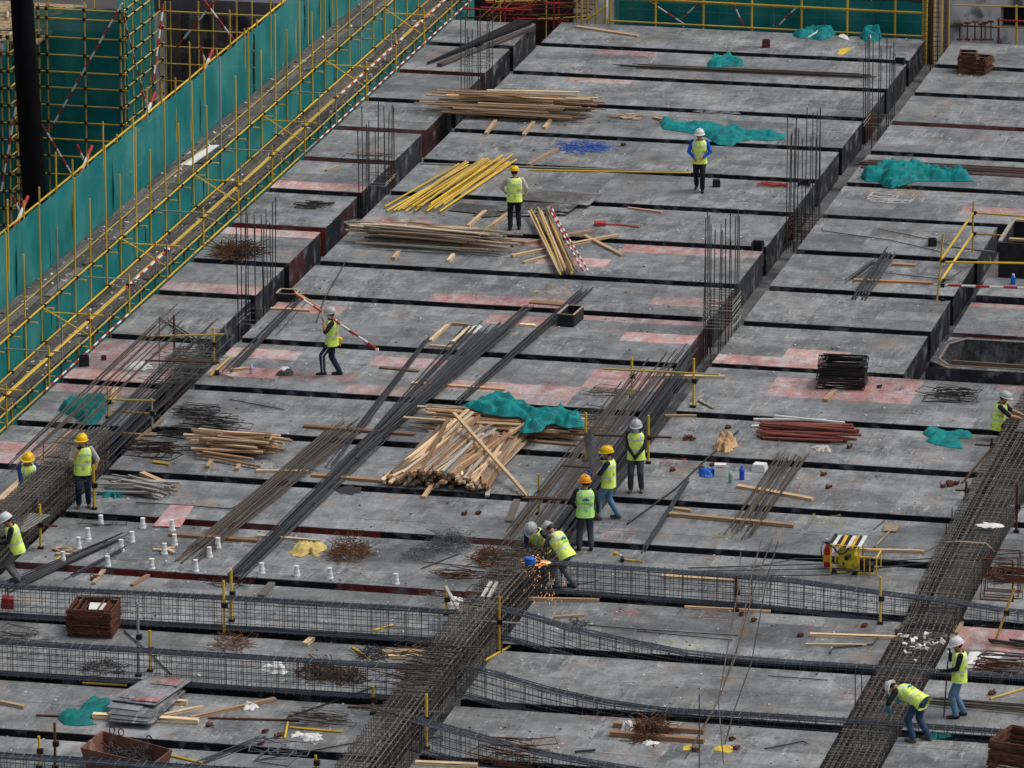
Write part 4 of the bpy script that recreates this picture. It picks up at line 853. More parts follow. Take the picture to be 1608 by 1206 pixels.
# yellow railing and opening at the right edge
fr, ff = P(1527, 396), P(1478, 472)
o = thing('guard_railing', ff, 'yellow railing round the dark opening at the right edge, with one red and white tube', 'railing')
tube('post', o, fr, fr+Vector((0, 0, 1.42)), 'o', .028); tube('post', o, ff-Vector((.1, .1, 0)), ff+Vector((.03, 0, 1.82)), 'o', .028)
for z, k in ((1.1, 'y'), (.52, 'y')): tube('rail', o, ff+Vector((0, -.1, z+.05)), fr+Vector((0, .05, z)), k, .034)
tube('rail', o, fr+Vector((0, 0, 1.1)), fr+Vector((2.5, 0, 1.06)), 'y', .026); tube('rail', o, fr+Vector((0, 0, .52)), fr+Vector((2.5, 0, .5)), 'o', .026)
tube('rail', o, ff+Vector((.02, 0, 1.05)), ff+Vector((3.5, 0, 1.2)), 'y', .03); striped('rail', o, ff+Vector((-.2, 0, .42)), ff+Vector((3.5, 0, .5)), .034, .38, 1)
for q in (fr+Vector((0, 0, 1.1)), fr+Vector((0, 0, .52)), ff+Vector((0, 0, 1.1)), ff+Vector((0, 0, .55)), ff+Vector((0, 0, .42)), ff): inst('coupler', COUP, o, q+Vector((.03, -.03, 0)))
b = MB(); x0, y0 = 10.3, 13.35
b.ab((x0, y0, -.7), (x0+3, y0+.06, .95)); b.ab((x0, y0+.06, -.7), (x0+.06, y0+2.4, .95)); b.ab((x0, y0+2.4, -.7), (x0+3, y0+2.46, .95)); 
o = tag(obj('box_formwork', b, DARK, at=(x0, y0, -.7)), 'tall black box formwork with pale top battens behind the yellow railing', 'formwork box')
plank('top_batten', o, (x0+.1, y0+2.43, .985), (x0+3, y0+2.43, .985), .12, .06, pick(PINE)); plank('top_batten', o, (x0+.03, y0, .98), (x0+.03, y0+2.36, .98), .1, .05, pick(WGREY)); plank('top_batten', o, (x0+.1, y0+1.2, .75), (x0+3, y0+1.2, .75), .14, .06, pick(PINE))
b = MB(); b.ab((10.0, 10.56, -.8), (16, 18.8, -.5)); struct('pit_floor', b, mat('pit_boards', (.09, .08, .085), .9, var=.5, world=True))
# octagonal opening formwork
ox0, ox1, oy0, oy1, oh = 10.1, 13.6, 2.72, 5.8, .33
b = MB(); oc = [(.55, .22), (2.95, .22), (3.3, .8), (3.3, 2.3), (2.95, 2.85), (.55, 2.85), (.2, 2.3), (.2, .8)]
inn = [Vector((ox0+x, oy0+y, oh)) for x, y in oc]; out = [Vector((ox0+x, oy0+y, oh)) for x, y in ((.55, 0), (2.95, 0), (3.5, .6), (3.5, 2.5), (2.95, 3.08), (.55, 3.08), (0, 2.5), (0, .6))]
cor = {0: (ox0, oy0), 1: (ox1, oy0), 4: (ox1, oy1), 5: (ox0, oy1)}
vs = inn+out+[v+Vector((0, 0, -oh-.6)) for v in inn]+[v+Vector((0, 0, -oh)) for v in out]
fs = []
for i in range(8):
    j = (i+1) % 8; fs += [(8+i, 8+j, j, i), (i, j, 16+j, 16+i), (8+j, 8+i, 24+i, 24+j)]
b.add(vs, fs)
b2 = MB(); b2.ab((ox0, oy0-.02, 0), (ox1, oy0, oh-.01)); b2.ab((ox0-.02, oy0, 0), (ox0, oy1, oh-.01))
o = tag(obj('octagonal_formwork', b, PLY, at=(ox0, oy0, 0), color=lin(58, 60, 64)), 'raised black formwork with an octagonal opening at the right edge', 'formwork box')
obj('outer_wall', b2, WALL, o, color=(.02, .02, .024))
for i in range(8):
    j = (i+1) % 8; plank('rim_batten', o, inn[i]+Vector((0, 0, .012)), inn[j]+Vector((0, 0, .012)), .05, .02, lin(128, 118, 106))
plank('brace_board', o, inn[0]+Vector((-.1, 1.1, -.25)), inn[1]+Vector((.2, 1.0, -.25)), .05, .2, pick(BROWN))

# open wooden box on the deck, small black boxes
def openbox(x, y, L, W, H, ang, label, rim=None, cl=DARK, cat='formwork box'):
    p = P(x, y); b = MB(); q = Matrix.Rotation(R(ang), 3, 'Z')
    for c, s in (((0, -W/2, H/2), (L, .03, H)), ((0, W/2, H/2), (L, .03, H)), ((-L/2, 0, H/2), (.03, W-.03, H)), ((L/2, 0, H/2), (.03, W-.03, H)), ((0, 0, .02), (L-.03, W-.03, .02))): b.box(p+q @ Vector(c), s, q)
    o = tag(obj('open_box', b, cl, at=p), label, cat)
    if rim:
        c4 = [p+q @ Vector((sx*L/2, sy*W/2, H+.012)) for sx, sy in ((-1, -1), (1, -1), (1, 1), (-1, 1))]
        for i in range(4): plank('rim_batten', o, c4[i], c4[(i+1) % 4], .045, .024, pick(rim))
    return o
o = openbox(896, 506, .42, .95, .32, -4, 'open black box with pale wood rim on the deck centre', WGREY)
for x, y, s, lb in ((1125, 293, .17, 'small black box beside the worker in blue sleeves'), (1464, 386, .18, 'small black box on the right bay left of the railing'), (1203, 74, .2, 'small dark red box at the far edge of the deck'), (132, 574, .22, 'small black box open to the side on red sheets at left'), (163, 565, .1, 'tiny dark red box on red sheets at left')):
    openbox(x, y, s, s, s*1.15, 20, lb, cl=DARK if y not in (74, 565) else mat('dark_red_box', lin(90, 40, 44), .7), cat='box')
o = openbox(452, 470, .5, .5, .2, 0, 'small dark box with wire frame at the left trench corner', WGREY)

# ------------------------------------------------------------------ stacks of stirrups
def ringstack(x, y, L, W, n, dz, ang, label, m, cl, r=.012, jit=.03, z0=0.04, per=1, group='stacks of stirrups'):
    p = P(x, y); o = thing('stirrup_stack', p, label, 'stirrup stack', group)
    b = MB(); b.tube([(-L/2, -W/2, 0), (L/2, -W/2, 0), (L/2, W/2, 0), (-L/2, W/2, 0)], r, 4, closed=True); me = b.mesh('stirrup', m)
    for i in range(n):
        inst('stirrup', me, o, p+Vector((rnd.uniform(-jit, jit), rnd.uniform(-jit, jit), z0+i*dz)), (rnd.uniform(-.03, .03), rnd.uniform(-.03, .03), R(ang)+rnd.uniform(-.04, .04)), (1, 1, 1), pick(cl))
    return o
ringstack(1323, 604, 1.12, 1.0, 19, .034, 6, 'tall stack of black stirrups on the right deck', MET, [lin(40, 40, 42), lin(50, 49, 49), lin(34, 34, 36)], .02, .07)
ringstack(1323, 604, 1.0, .9, 14, .044, 3, 'inner black stirrups of the tall stack on the right deck', MET, [lin(40, 40, 42), lin(50, 49, 49)], .016, .1)
RC = [lin(96, 62, 44), lin(82, 52, 38), lin(112, 74, 52)]
for dx, dy, lbx in ((0, 0, 0),):
    ringstack(147, 992, .98, .95, 24, .026, 3, 'rusty brown block of stirrups with a white paper on top at left', RUST, RC, .022, .03)
ringstack(147, 990, .75, .95, 20, .03, 3, 'middle rusty stirrups of the block with the paper', RUST, RC, .02, .05)
ringstack(146, 993, .5, .9, 24, .026, 3, 'inner rusty stirrups filling the block with the paper', RUST, RC, .02, .08)
ringstack(1519, 112, .5, .8, 16, .035, 5, 'brown stirrup stack at the far right, left half', RUST, RC, .024, .03); ringstack(1541, 114, .45, .8, 13, .035, -8, 'brown stirrup stack at the far right, right half', RUST, RC, .024, .05)
ringstack(1622, 1208, 1.5, 1.2, 26, .026, -12, 'rusty stirrup crate at the bottom right corner', RUST, [lin(62, 48, 42), lin(52, 42, 38)], .024, .05)
def flatties(x, y, L, W, n, label, m, cl, sx=.35, sy=.5, r=.011, h=.22, group='loose stirrups'):
    p = P(x, y); o = thing('stirrup_pile', p, label, 'stirrup pile', group)
    b = MB(); b.tube([(-L/2, -W/2, 0), (L/2, -W/2, 0), (L/2, W/2, 0), (-L/2, W/2, 0)], r, 4, closed=True); me = b.mesh('stirrup', m)
    for i in range(n):
        inst('stirrup', me, o, p+Vector((rnd.gauss(0, sx*.5), rnd.gauss(0, sy*.5), .02+h*i/n)), (rnd.uniform(-.14, .14), rnd.uniform(-.1, .1), rnd.uniform(-.35, .35)), (rnd.uniform(.8, 1.1),)*3, pick(cl))
    return o
DK = [lin(56, 52, 50), lin(70, 64, 60), lin(46, 44, 44)]
flatties(312, 652, .9, .5, 16, 'dark stirrup pile above the fresh pine pile', MET, DK); flatties(335, 671, 1.0, .4, 14, 'dark flat stirrups in the trench behind the fresh pine pile', MET, DK, .5, .3); flatties(243, 712, .9, .6, 18, 'brownish stirrup pile left of the fresh pine pile', MET, [lin(66, 52, 44), lin(54, 44, 40)], .3, .5, .014)
flatties(276, 687, .7, .3, 9, 'small stirrup bundle behind the brownish stirrup pile', MET, DK, .2, .3); flatties(1497, 625, .9, .5, 16, 'flat dark stirrups on pink sheets near the crouching worker', MET, DK, .35, .4)
flatties(950, 622, .6, .4, 9, 'scatter of thin rusty ties on the pink sheets by the girder', RUST, RC, .5, .7, .009, .05); flatties(930, 657, .5, .5, 14, 'pale grey ties heaped at the end of the netted pile', MET, [lin(120, 118, 112), lin(90, 88, 84)], .3, .6, .009, .15)
flatties(592, 250, .9, .6, 6, 'few bent wire loops on the left bay', MET, DK, .6, .6, .008, .04); flatties(500, 325, .6, .2, 7, 'small dark steel offcuts on the left bay', MET, BSTEEL, .3, .4, .02, .1)
flatties(1218, 292, .5, .12, 6, 'red clamps lying in a row by the middle trench', REDP, [(1, 1, 1)], .3, .3, .02, .06); flatties(160, 822, .9, .5, 3, 'few dark wire frames behind the white sleeves', MET, DK, .3, .2, .01, .04)
flatties(1390, 315, .7, .3, 8, 'pale steel strips on the sandy patch at right', WHTP, [(1, 1, 1)], .5, .5, .012, .05); flatties(710, 906, .9, .25, 8, 'rust orange bars right of the grey wire tangle', RUST, [lin(140, 90, 60)], .3, .3, .012, .12)
flatties(505, 1136, 1.0, .25, 16, 'brown thin ties by the yellow tube at lower left', MET, BSTEEL, .4, .4, .008, .2); flatties(38, 998, .8, .5, 7, 'brown wire frames left of the rusty stirrup block', MET, BSTEEL, .5, .4, .009, .05)
flatties(430, 1186, .7, .8, 6, 'bent grey bar hoops at the bottom by the trench', MET, [lin(110, 112, 114)], .6, .4, .014, .35); flatties(1573, 1052, 1.0, .5, 12, 'brown stirrup bundle under the white sheet at right', RUST, RC, .2, .2, .016, .3)
# stirrup heap lying on top of the middle girder
o = flatties(664, 1062, .9, .4, 42, 'large heap of brownish ties lying on top of the girder cage', MET, BSTEEL+[lin(104, 88, 76)], .7, 1.9, .012, .4); o.location = P(662, 1066, .9)
o = flatties(1590, 905, 1.0, .8, 22, 'orange rusty hoops lying flat beside the right girder', RUST, [lin(140, 86, 56), lin(120, 74, 50)], .4, .3, .012, .06)
o = thing('stirrup_pile', P(1577, 936), 'orange rusty hoops standing upright beside the right girder', 'stirrup pile', 'loose stirrups')
for i in range(9):
    b = MB(); p_ = P(1572+rnd.uniform(-4, 6), 936)+Vector((0, rnd.uniform(-.4, .5), .01)); lw_, lh_ = rnd.uniform(.36, .44), rnd.uniform(.85, .98); b.tube([p_+Vector((-lw_, 0, 0)), p_+Vector((lw_, 0, 0)), p_+Vector((lw_*.9, .1, lh_)), p_+Vector((-lw_*.9, .1, lh_))], .013, 4, closed=True); obj('hoop', b, RUST, o)
o = flatties(285, 588, .8, .3, 34, 'pale mat of ties over the head of the left girder', MET, [lin(120, 118, 114), lin(96, 94, 90)], .7, 2.0, .01, .25); o.location = P(288, 580, .7)
o = flatties(95, 770, .5, .35, 40, 'rust brown ties clustered in the left girder cage', MET, BSTEEL, .5, 2.2, .011, .7); o.location = P(95, 765, .3)
o = flatties(800, 1200, .7, .6, 16, 'brown hoops at the bottom edge right of the girder', RUST, [lin(110, 80, 62)], .6, .6, .012, .5)
o = flatties(790, 905, .5, .4, 20, 'rusty ties on the girder below the sparks', MET, [lin(96, 70, 54), lin(80, 66, 58)], .4, 1.5, .011, .3); o.location = P(795, 900, .8)

# ------------------------------------------------------------------ tangled wire heaps
def tangle(x, y, rx, ry, h, n, label, m, cl=None, r=.006, straight=.12, cat='wire heap'):
    p = P(x, y); b = MB()
    for i in range(n):
        a = rnd.uniform(0, 6.28); d = math.sqrt(rnd.random()); c = p+Vector((rx*d*math.cos(a)*.8, ry*d*math.sin(a)*.8, 0)); top = h*(1-d*d)
        c.z = rnd.uniform(.02, max(.04, top)); pts = [c]; v = Vector((rnd.gauss(0, 1), rnd.gauss(0, 1), rnd.gauss(0, .35))).normalized(); L = rnd.uniform(.2, .5)*max(rx, ry)
        for k in range(4):
            v = (v+Vector((rnd.gauss(0, 1), rnd.gauss(0, 1), rnd.gauss(0, .5)))*(1-straight)*.7).normalized(); q = pts[-1]+v*L/3.2; q.z = max(.012, min(q.z, h*1.1)); pts.append(q)
        b.tube(pts, r*rnd.uniform(.7, 1.4), 4)
    o = obj('wire_heap', b, m, at=p, color=cl); return tag(o, label, cat, 'heaps of tie wire')
RH = mat('rusty_wire', lin(96, 66, 44), .85, var=.4, scale=6, dirt=(lin(60, 42, 34), 2, .5, .6)); RO = mat('orange_rusty_wire', lin(108, 72, 48), .85, var=.4, scale=6)
tangle(374, 398, .75, 1.0, .38, 300, 'mound of rusty brown cut bars at the left bay edge', RH, None, .009, .8); tangle(549, 872, .5, .8, .5, 240, 'tall rusty tangle beside the yellow sack', RO, None, .007)
tangle(708, 858, .6, .8, .35, 200, 'right larger part of the grey wire tangle', MET, lin(108, 110, 112)); tangle(658, 872, .4, .6, .25, 120, 'left smaller part of the grey wire tangle', MET, lin(112, 114, 116)); tangle(768, 880, .42, .7, .32, 150, 'brownish yellow wire tangle left of the sparks', RO, None, .008)
tangle(366, 1014, .45, .7, .22, 130, 'low rusty wire heap between the two left cages', RO, None); tangle(500, 1058, .6, .7, .3, 180, 'red brown wire heap seen through the lower left cage, left of two', RH, None, .008); tangle(545, 1066, .5, .6, .3, 150, 'red brown wire heap seen through the lower left cage, right of two', RH, None, .008)
tangle(1022, 1152, .52, .75, .42, 260, 'brown wire heap on two beams at the bottom centre', RH, None, .009, .6); tangle(585, 1030, .4, .6, .2, 110, 'dark bar tangle left of the pale boards at the girder', MET, lin(60, 58, 56)); tangle(165, 1050, .6, .6, .2, 110, 'dark wire tangle inside the lower left cage', MET, lin(70, 62, 60))
tangle(905, 985, .3, .5, .12, 50, 'bent ties on the sagging cage', MET, lin(70, 64, 60)); tangle(915, 233, .9, .8, .05, 120, 'loose bright blue cord spread on the deck', BLUE, None, .008, .5, 'cord'); tangle(690, 945, .5, .7, .12, 70, 'pale bent wires at the end of the red edge', MET, lin(150, 150, 148))
tangle(350, 918, .6, .4, .1, 50, 'dark bent wires by the upper left cage', MET, lin(60, 60, 62))

o = thing('scrap_heap', P(1455, 1010, .1), 'white scraps spilled over the right girder cage', 'scraps')
for i in range(42):
    c = P(1455+rnd.gauss(0, 22), 1012+rnd.gauss(0, 13), .14); b = MB(); b.box(c, (rnd.uniform(.03, .12), rnd.uniform(.04, .16), .02), (rnd.uniform(-.6, .6), rnd.uniform(-.6, .6), rnd.uniform(0, 3))); obj('scrap', b, rnd.choice([PAPER, GREYP, PAPER]), o)
# ------------------------------------------------------------------ green tarpaulins and nets on the deck
def tarp(x, y, L, W, h, ang, label, seed, m=TARP, lobes=3, nr=20, na=64, name='tarpaulin', cat='tarpaulin', rough=1.0, ridge=.5):
    p = P(x, y); q = Matrix.Rotation(R(ang), 3, 'Z'); b = MB(); vs = []
    for i in range(nr+1):
        t = i/nr
        for j in range(na):
            a = 2*math.pi*j/na; o_ = Vector((math.cos(a), math.sin(a), seed*3.1))
            rad = 1+.6*noise.noise(o_*1.3)+.55*noise.noise(o_*2.6+Vector((0, 0, 9)))+.22*noise.noise(o_*7)
            lx, ly = L/2*rad*t*math.cos(a), W/2*rad*t*math.sin(a)
            wx_, wy_ = lx+.18*noise.noise(Vector((lx*2, ly*2, seed+11))), ly+.18*noise.noise(Vector((lx*2, ly*2, seed+23)))
            n1, n2, n3 = (abs(noise.noise(Vector((wx_*1.5*f_, wy_*2.6*f_, seed+f_)))) for f_ in (1, 2.2, 5))
            bod = .35+.9*max(0, noise.noise(Vector((lx*1.3, ly*.9, seed+5)))+.35)
            z = h*(1-t**3)*(bod*.3+(.25+ridge)*(1.0*min(n1*1.9, .7)+.75*min(n2*2, .6))+.25*n3)*min(1, 2.6*(1-t)+.2)+.012+.03*n2
            v = q @ Vector((wx_*.35+lx*.65, wy_*.35+ly*.65, 0)); vs.append(p+v+Vector((0, 0, z if i < nr else .008)))
    fs = [(i*na+j, i*na+(j+1) % na, (i+1)*na+(j+1) % na, (i+1)*na+j) for i in range(nr) for j in range(na)]
    b.add(vs, fs); return tag(obj(name, b, m, at=p, smooth=True), label, cat, 'green netting lying on the deck')
def rope(o, x, y, pts, label=None):
    b = MB(); b.tube([P(a, c, z) for a, c, z in pts], .022, 5); return obj('white_rope', b, WHTP, o)
def cloth(label, outline, h, axis, seed, m=TARP, zb=0.0, step=.032, cat='green netting'):
    "crumpled sheet that covers the outline (photograph points at level zb); folds run along axis degrees"
    poly = [P(x, y, zb) for x, y in outline]; n = len(poly); c = sum(poly, Vector())/n; ca, sa = math.cos(R(axis)), math.sin(R(axis))
    x0, x1 = min(v.x for v in poly)-.1, max(v.x for v in poly)+.1; y0, y1 = min(v.y for v in poly)-.15, max(v.y for v in poly)+.15
    sy = step*2.2; nx, ny = int((x1-x0)/step)+1, int((y1-y0)/sy)+1; b = MB(); vs = []; ins = []
    for j in range(ny+1):
        for i in range(nx+1):
            x, y = x0+i*step, y0+j*sy; inside = False; best = 9; bp = None
            for k in range(n):
                p_, q_ = poly[k], poly[(k+1) % n]
                if (p_.y > y) != (q_.y > y) and x < (q_.x-p_.x)*(y-p_.y)/(q_.y-p_.y)+p_.x: inside = not inside
                d_ = q_-p_; u = max(0, min(1, ((x-p_.x)*d_.x+(y-p_.y)*d_.y)/max(1e-6, d_.x*d_.x+d_.y*d_.y))); e = math.hypot(x-p_.x-d_.x*u, (y-p_.y-d_.y*u)*.5)
                if e < best: best, bp = e, (p_.x+d_.x*u, p_.y+d_.y*u)
            if not inside: x, y, best = bp[0], bp[1], 0
            lx, ly = (x-c.x)*ca+(y-c.y)*sa, -(x-c.x)*sa+(y-c.y)*ca
            w1 = .25*noise.noise(Vector((lx*1.5, ly*1.5, seed+3)))
            f1 = abs(noise.noise(Vector((lx*1.1, (ly+w1)*2.6, seed))))*1.9; f2 = abs(noise.noise(Vector((lx*2.6+4, (ly+w1)*5.6, seed+7))))*1.5; f3 = abs(noise.noise(Vector((lx*6, ly*6, seed+9))))
            z = .012+h*min(1, best/.1)*(.1+.55*min(f1, .9)+.4*min(f2, .8)+.14*min(f3*1.6, .7)+.2*max(0, noise.noise(Vector((lx*.9, ly*.7, seed+2)))))
            vs.append((x, y, zb+z)); ins.append(inside)
    fs = [(j*(nx+1)+i, j*(nx+1)+i+1, (j+1)*(nx+1)+i+1, (j+1)*(nx+1)+i) for j in range(ny) for i in range(nx) if sum(ins[t] for t in (j*(nx+1)+i, j*(nx+1)+i+1, (j+1)*(nx+1)+i+1, (j+1)*(nx+1)+i)) >= 2]
    us = sorted({t for f in fs for t in f}); mp = {t: k for k, t in enumerate(us)}; b.add([vs[t] for t in us], [tuple(mp[t] for t in f) for f in fs])
    return tag(obj('tarpaulin', b, m, at=(c.x, c.y, zb), smooth=True), label, cat, 'green netting lying on the deck')
DTARP = mat('dark_tarp', lin(0, 112, 110), .75, var=.25, scale=3, dirt=((.01, .1, .1), 3, .5, .7))
o = cloth('large green bundle tied with white rope at the far edge', [(1243, 55), (1262, 50), (1278, 46), (1300, 48), (1313, 53), (1305, 59), (1290, 64), (1272, 61), (1255, 60)], .34, 20, 1); rope(o, 0, 0, [(1268, 61, .02), (1270, 58, .3), (1276, 54, .36), (1282, 51, .3), (1284, 47, .02)])
o = cloth('small round green bundle with a white tie behind the column bars', [(1350, 57), (1360, 54), (1380, 54), (1386, 60), (1382, 65), (1358, 65), (1352, 61)], .4, 0, 2); rope(o, 0, 0, [(1367, 65, .03), (1367, 60, .36), (1366, 55, .2)])
cloth('folded green net lying on the far thin rebar', [(1110, 100), (1118, 94), (1150, 90), (1153, 97), (1170, 100), (1165, 104), (1140, 105), (1125, 109), (1112, 107)], .28, 20, 3)
cloth('long crumpled green net trailing behind the worker in blue sleeves', [(1036, 194), (1042, 188), (1060, 193), (1090, 196), (1110, 194), (1135, 201), (1160, 199), (1165, 206), (1205, 209), (1235, 211), (1232, 219), (1205, 222), (1180, 220), (1160, 223), (1150, 230), (1125, 227), (1110, 216), (1075, 208), (1040, 203)], .24, -8, 4)
cloth('big crumpled green net heap before the brown tubes', [(1350, 278), (1362, 270), (1382, 265), (1400, 259), (1425, 262), (1445, 266), (1455, 272), (1478, 269), (1486, 276), (1515, 278), (1532, 285), (1500, 286), (1470, 285), (1440, 285), (1420, 292), (1400, 298), (1385, 293), (1383, 287), (1360, 286)], .42, 10, 6)
cloth('green net crumpled on the right deck by the crouching worker', [(1448, 681), (1455, 674), (1470, 672), (1488, 678), (1510, 677), (1527, 682), (1524, 689), (1505, 689), (1514, 706), (1490, 703), (1470, 699), (1452, 693), (1462, 689)], .16, -5, 8)
cloth('green netting thrown over the pale batten pile', [(725, 638), (740, 634), (765, 626), (790, 624), (800, 626), (820, 635), (835, 643), (870, 648), (880, 643), (905, 654), (918, 664), (916, 671), (890, 673), (870, 666), (858, 669), (850, 679), (822, 681), (815, 679), (826, 664), (815, 655), (790, 655), (760, 650), (745, 645)], .3, -20, 10, zb=.36)
cloth('dark green crumpled tarpaulin on the left bay', [(92, 643), (100, 634), (120, 628), (150, 627), (168, 631), (168, 642), (160, 656), (150, 668), (130, 669), (122, 660), (112, 653), (98, 649)], .34, 50, 13, DTARP)
cloth('dark green cloth heap left of the worn sheet stack', [(90, 1129), (95, 1121), (110, 1116), (122, 1117), (135, 1105), (150, 1099), (172, 1098), (174, 1107), (165, 1118), (150, 1123), (140, 1130), (150, 1138), (122, 1141), (100, 1138)], .26, 50, 14, DTARP)
tarp(178, 778, .6, .6, .12, 0, 'green scrap under the grey batten heap', 15); tarp(1471, 1158, .36, .5, .1, 0, 'green plastic bag by the bending worker', 16, DTARP)
tarp(220, 578, .6, .5, .14, 10, 'crumpled white plastic on the red sheets at left', 17, PAPER, name='plastic_sheet', cat='plastic sheet'); 
tarp(485, 866, .7, .9, .3, 12, 'yellow cement sack lying by the rusty tangle', 18, mat('sack', lin(206, 182, 110), .8, var=.15), name='cement_sack', cat='sack', rough=.3, ridge=.2)
tarp(1138, 703, .5, .8, .25, 0, 'torn brown cardboard near the curved bar', 19, mat('cardboard', lin(196, 160, 120), .85), name='cardboard', cat='cardboard', ridge=.8)
tarp(1292, 706, .42, .5, .12, 10, 'white cloth scrap in front of the red tube pile', 20, mat('offwhite_cloth', lin(190, 180, 168), .85), name='cloth', cat='cloth'); tarp(1113, 744, .36, .5, .16, 0, 'crumpled blue and white bag left of the white carton', 21, BLUE, name='bag', cat='bag', ridge=.8)
tarp(491, 1160, .42, .35, .1, 0, 'white torn bag by the yellow tube at lower left', 22, PAPER, name='bag', cat='bag'); tarp(466, 1155, .22, .35, .06, 0, 'small white scraps left of the torn bag', 23, PAPER, name='scrap', cat='scrap'); tarp(393, 1110, .34, .5, .08, 0, 'white scrap lying on the slanting batten', 24, PAPER, name='scrap', cat='scrap')
tarp(433, 1052, .5, .7, .16, 0, 'white plastic seen through the lower left cage', 25, PAPER, name='plastic_sheet', cat='plastic sheet'); tarp(985, 1146, .24, .4, .22, 0, 'white bag on the beams left of the brown wire heap', 26, PAPER, name='bag', cat='bag', ridge=.8); tarp(1020, 1168, .3, .3, .07, 0, 'white scrap in front of the brown wire heap', 27, PAPER, name='scrap', cat='scrap')
o = tarp(1552, 824, .55, .35, .04, 0, 'white cloth on top of the right girder cage', 28, PAPER, name='cloth', cat='cloth', na=24); o.location = P(1554, 826, .66); 
tarp(1543, 1037, .7, 1.2, .05, -16, 'white ribbed sheet at the right behind the standing worker', 29, PAPER, name='plastic_sheet', cat='plastic sheet', na=16); tarp(715, 945, .5, .5, .06, 0, 'pale sheet scrap at the end of the red trench edge', 30, PAPER, name='scrap', cat='scrap')
tarp(447, 588, .36, .4, .1, -10, 'dark tool bag with a white top near the walking worker', 31, mat('tool_bag', (.06, .06, .06), .8), name='tool_bag', cat='tool bag'); o = tarp(447, 585, .2, .25, .06, 0, 'white lid on the dark tool bag', 32, PAPER, name='cloth', cat='cloth'); o.location.z = .1
tarp(742, 517, .34, .9, .02, -5, 'white flat sheet at the head of the large rebar bundle', 33, PAPER, name='scrap', cat='scrap', na=10); tarp(1325, 58, .22, .9, .02, 30, 'white board lying between the two green bundles', 34, PAPER, name='scrap', cat='scrap', na=8)
p = P(155, 953, 0); b = MB(); c = PY(153, 954, P(147, 992).y); b.box((c.x, c.y, c.z+.03), (.36, .5, .01), (0, .04, .2)); tag(obj('paper', b, PAPER, at=c), 'white paper lying on the rusty stirrup block', 'paper')
# ------------------------------------------------------------------ small things
def bottle(x, y, label, body, cap, r=.05, h=.24, z=0.0):
    c = P(x, y, z); o = thing('plastic_bottle', c, label, 'bottle')
    b = MB(); b.lathe(c, [(r*.9, 0), (r, .02), (r, h*.45), (r*.9, h*.5), (r, h*.55), (r, h*.78), (r*.45, h)], 10); obj('body', b, body, o, smooth=True)
    b = MB(); b.lathe(c+Vector((0, 0, h)), [(r*.5, 0), (r*.5, .035)], 8); obj('cap', b, cap, o)
bottle(1591, 446, 'blue plastic bottle standing before the tall black box', BLUE, WHTP, .07, .24)
GLASSY = mat('green_clear_plastic', lin(120, 160, 130), .2, var=.1)
bottle(1165, 753, 'blue water bottle right of the white carton', mat('blue_clear', lin(50, 80, 200), .25, var=.1), BLUE, .065, .3); bottle(1147, 758, 'pale green empty bottle beside the white carton', GLASSY, WHTP, .05, .26); bottle(395, 587, 'pale violet bottle by the pine batten at the left trench', mat('violet_clear', lin(176, 160, 200), .3), WHTP, .05, .22)
o = thing('white_carton', P(1131, 746), 'white carton with small red print near the curved bar', 'carton'); b = MB(); c = P(1131, 746); b.box(c+Vector((0, 0, .14)), (.28, .2, .28), (0, 0, .2)); obj('body', b, WHTP, o); b = MB()
for i in range(4): b.box(c+Vector((-.07+.045*i, -.115, .22)), (.025, .004, .035), (0, 0, .2))
obj('red_print', b, REDP, o)
b = MB(); b.box(P(1193, 739)+Vector((0, 0, .09)), (.34, .3, .18), (0, 0, -.1), taper=.85); tag(obj('foam_box', b, WHTP, at=P(1193, 739)), 'white foam lunch box by the brown rebar bundle', 'foam box')
# white sleeves standing on the deck
CUPS = [(158, 825, 'farthest left white sleeve, standing right at the dark trench'), (224, 829, 'white sleeve behind the reddish sheet, at the dark trench'), (270, 833, 'white sleeve overlapping the reddish sheet'), (138, 847, 'white sleeve in front of the wire frames'), (207, 851, 'white sleeve straight below the one behind the reddish sheet'),
    (123, 861, 'white sleeve near the short tan offcut'), (190, 865, 'white sleeve beside the tips of the dark bars'), (274, 856, 'white sleeve standing before the brown plank end'), (258, 870, 'white sleeve between the dark bars and the brown plank'), (342, 860, 'white sleeve behind the brown rebar bundle tail'), (329, 875, 'white sleeve at the foot of the brown rebar bundle'),
    (99, 884, 'white sleeve beside the short yellow tube'), (169, 889, 'white sleeve behind the few dark bars, near the red edge'), (238, 893, 'white sleeve on the red edge, right of the few dark bars'), (307, 897, 'white sleeve on the red edge, left of the largest bundle'), (411, 900, 'white sleeve just right of the largest bundle foot'), (466, 904, 'white sleeve below the yellow sack'), (518, 908, 'white sleeve below the tall rusty tangle'), (622, 917, 'rightmost white sleeve, alone at the striped edge')]
cu = MB(); cu.lathe((0, 0, 0), [(.085, 0), (.085, .03), (.07, .035), (.066, .13), (.058, .135), (.052, .24), (.058, .245), (.058, .265), (.045, .265)], 12); CUP = cu.mesh('pipe_sleeve', mat('white_pvc', (.75, .76, .76), .45, var=.06), smooth=False)
for x, y, lb in CUPS: tag(inst('pipe_sleeve', CUP, None, P(x, y), (rnd.uniform(-.03, .03), rnd.uniform(-.03, .03), 0), (1, 1, rnd.uniform(.9, 1.05))), lb, 'pipe sleeve', 'white pipe sleeves on the deck')
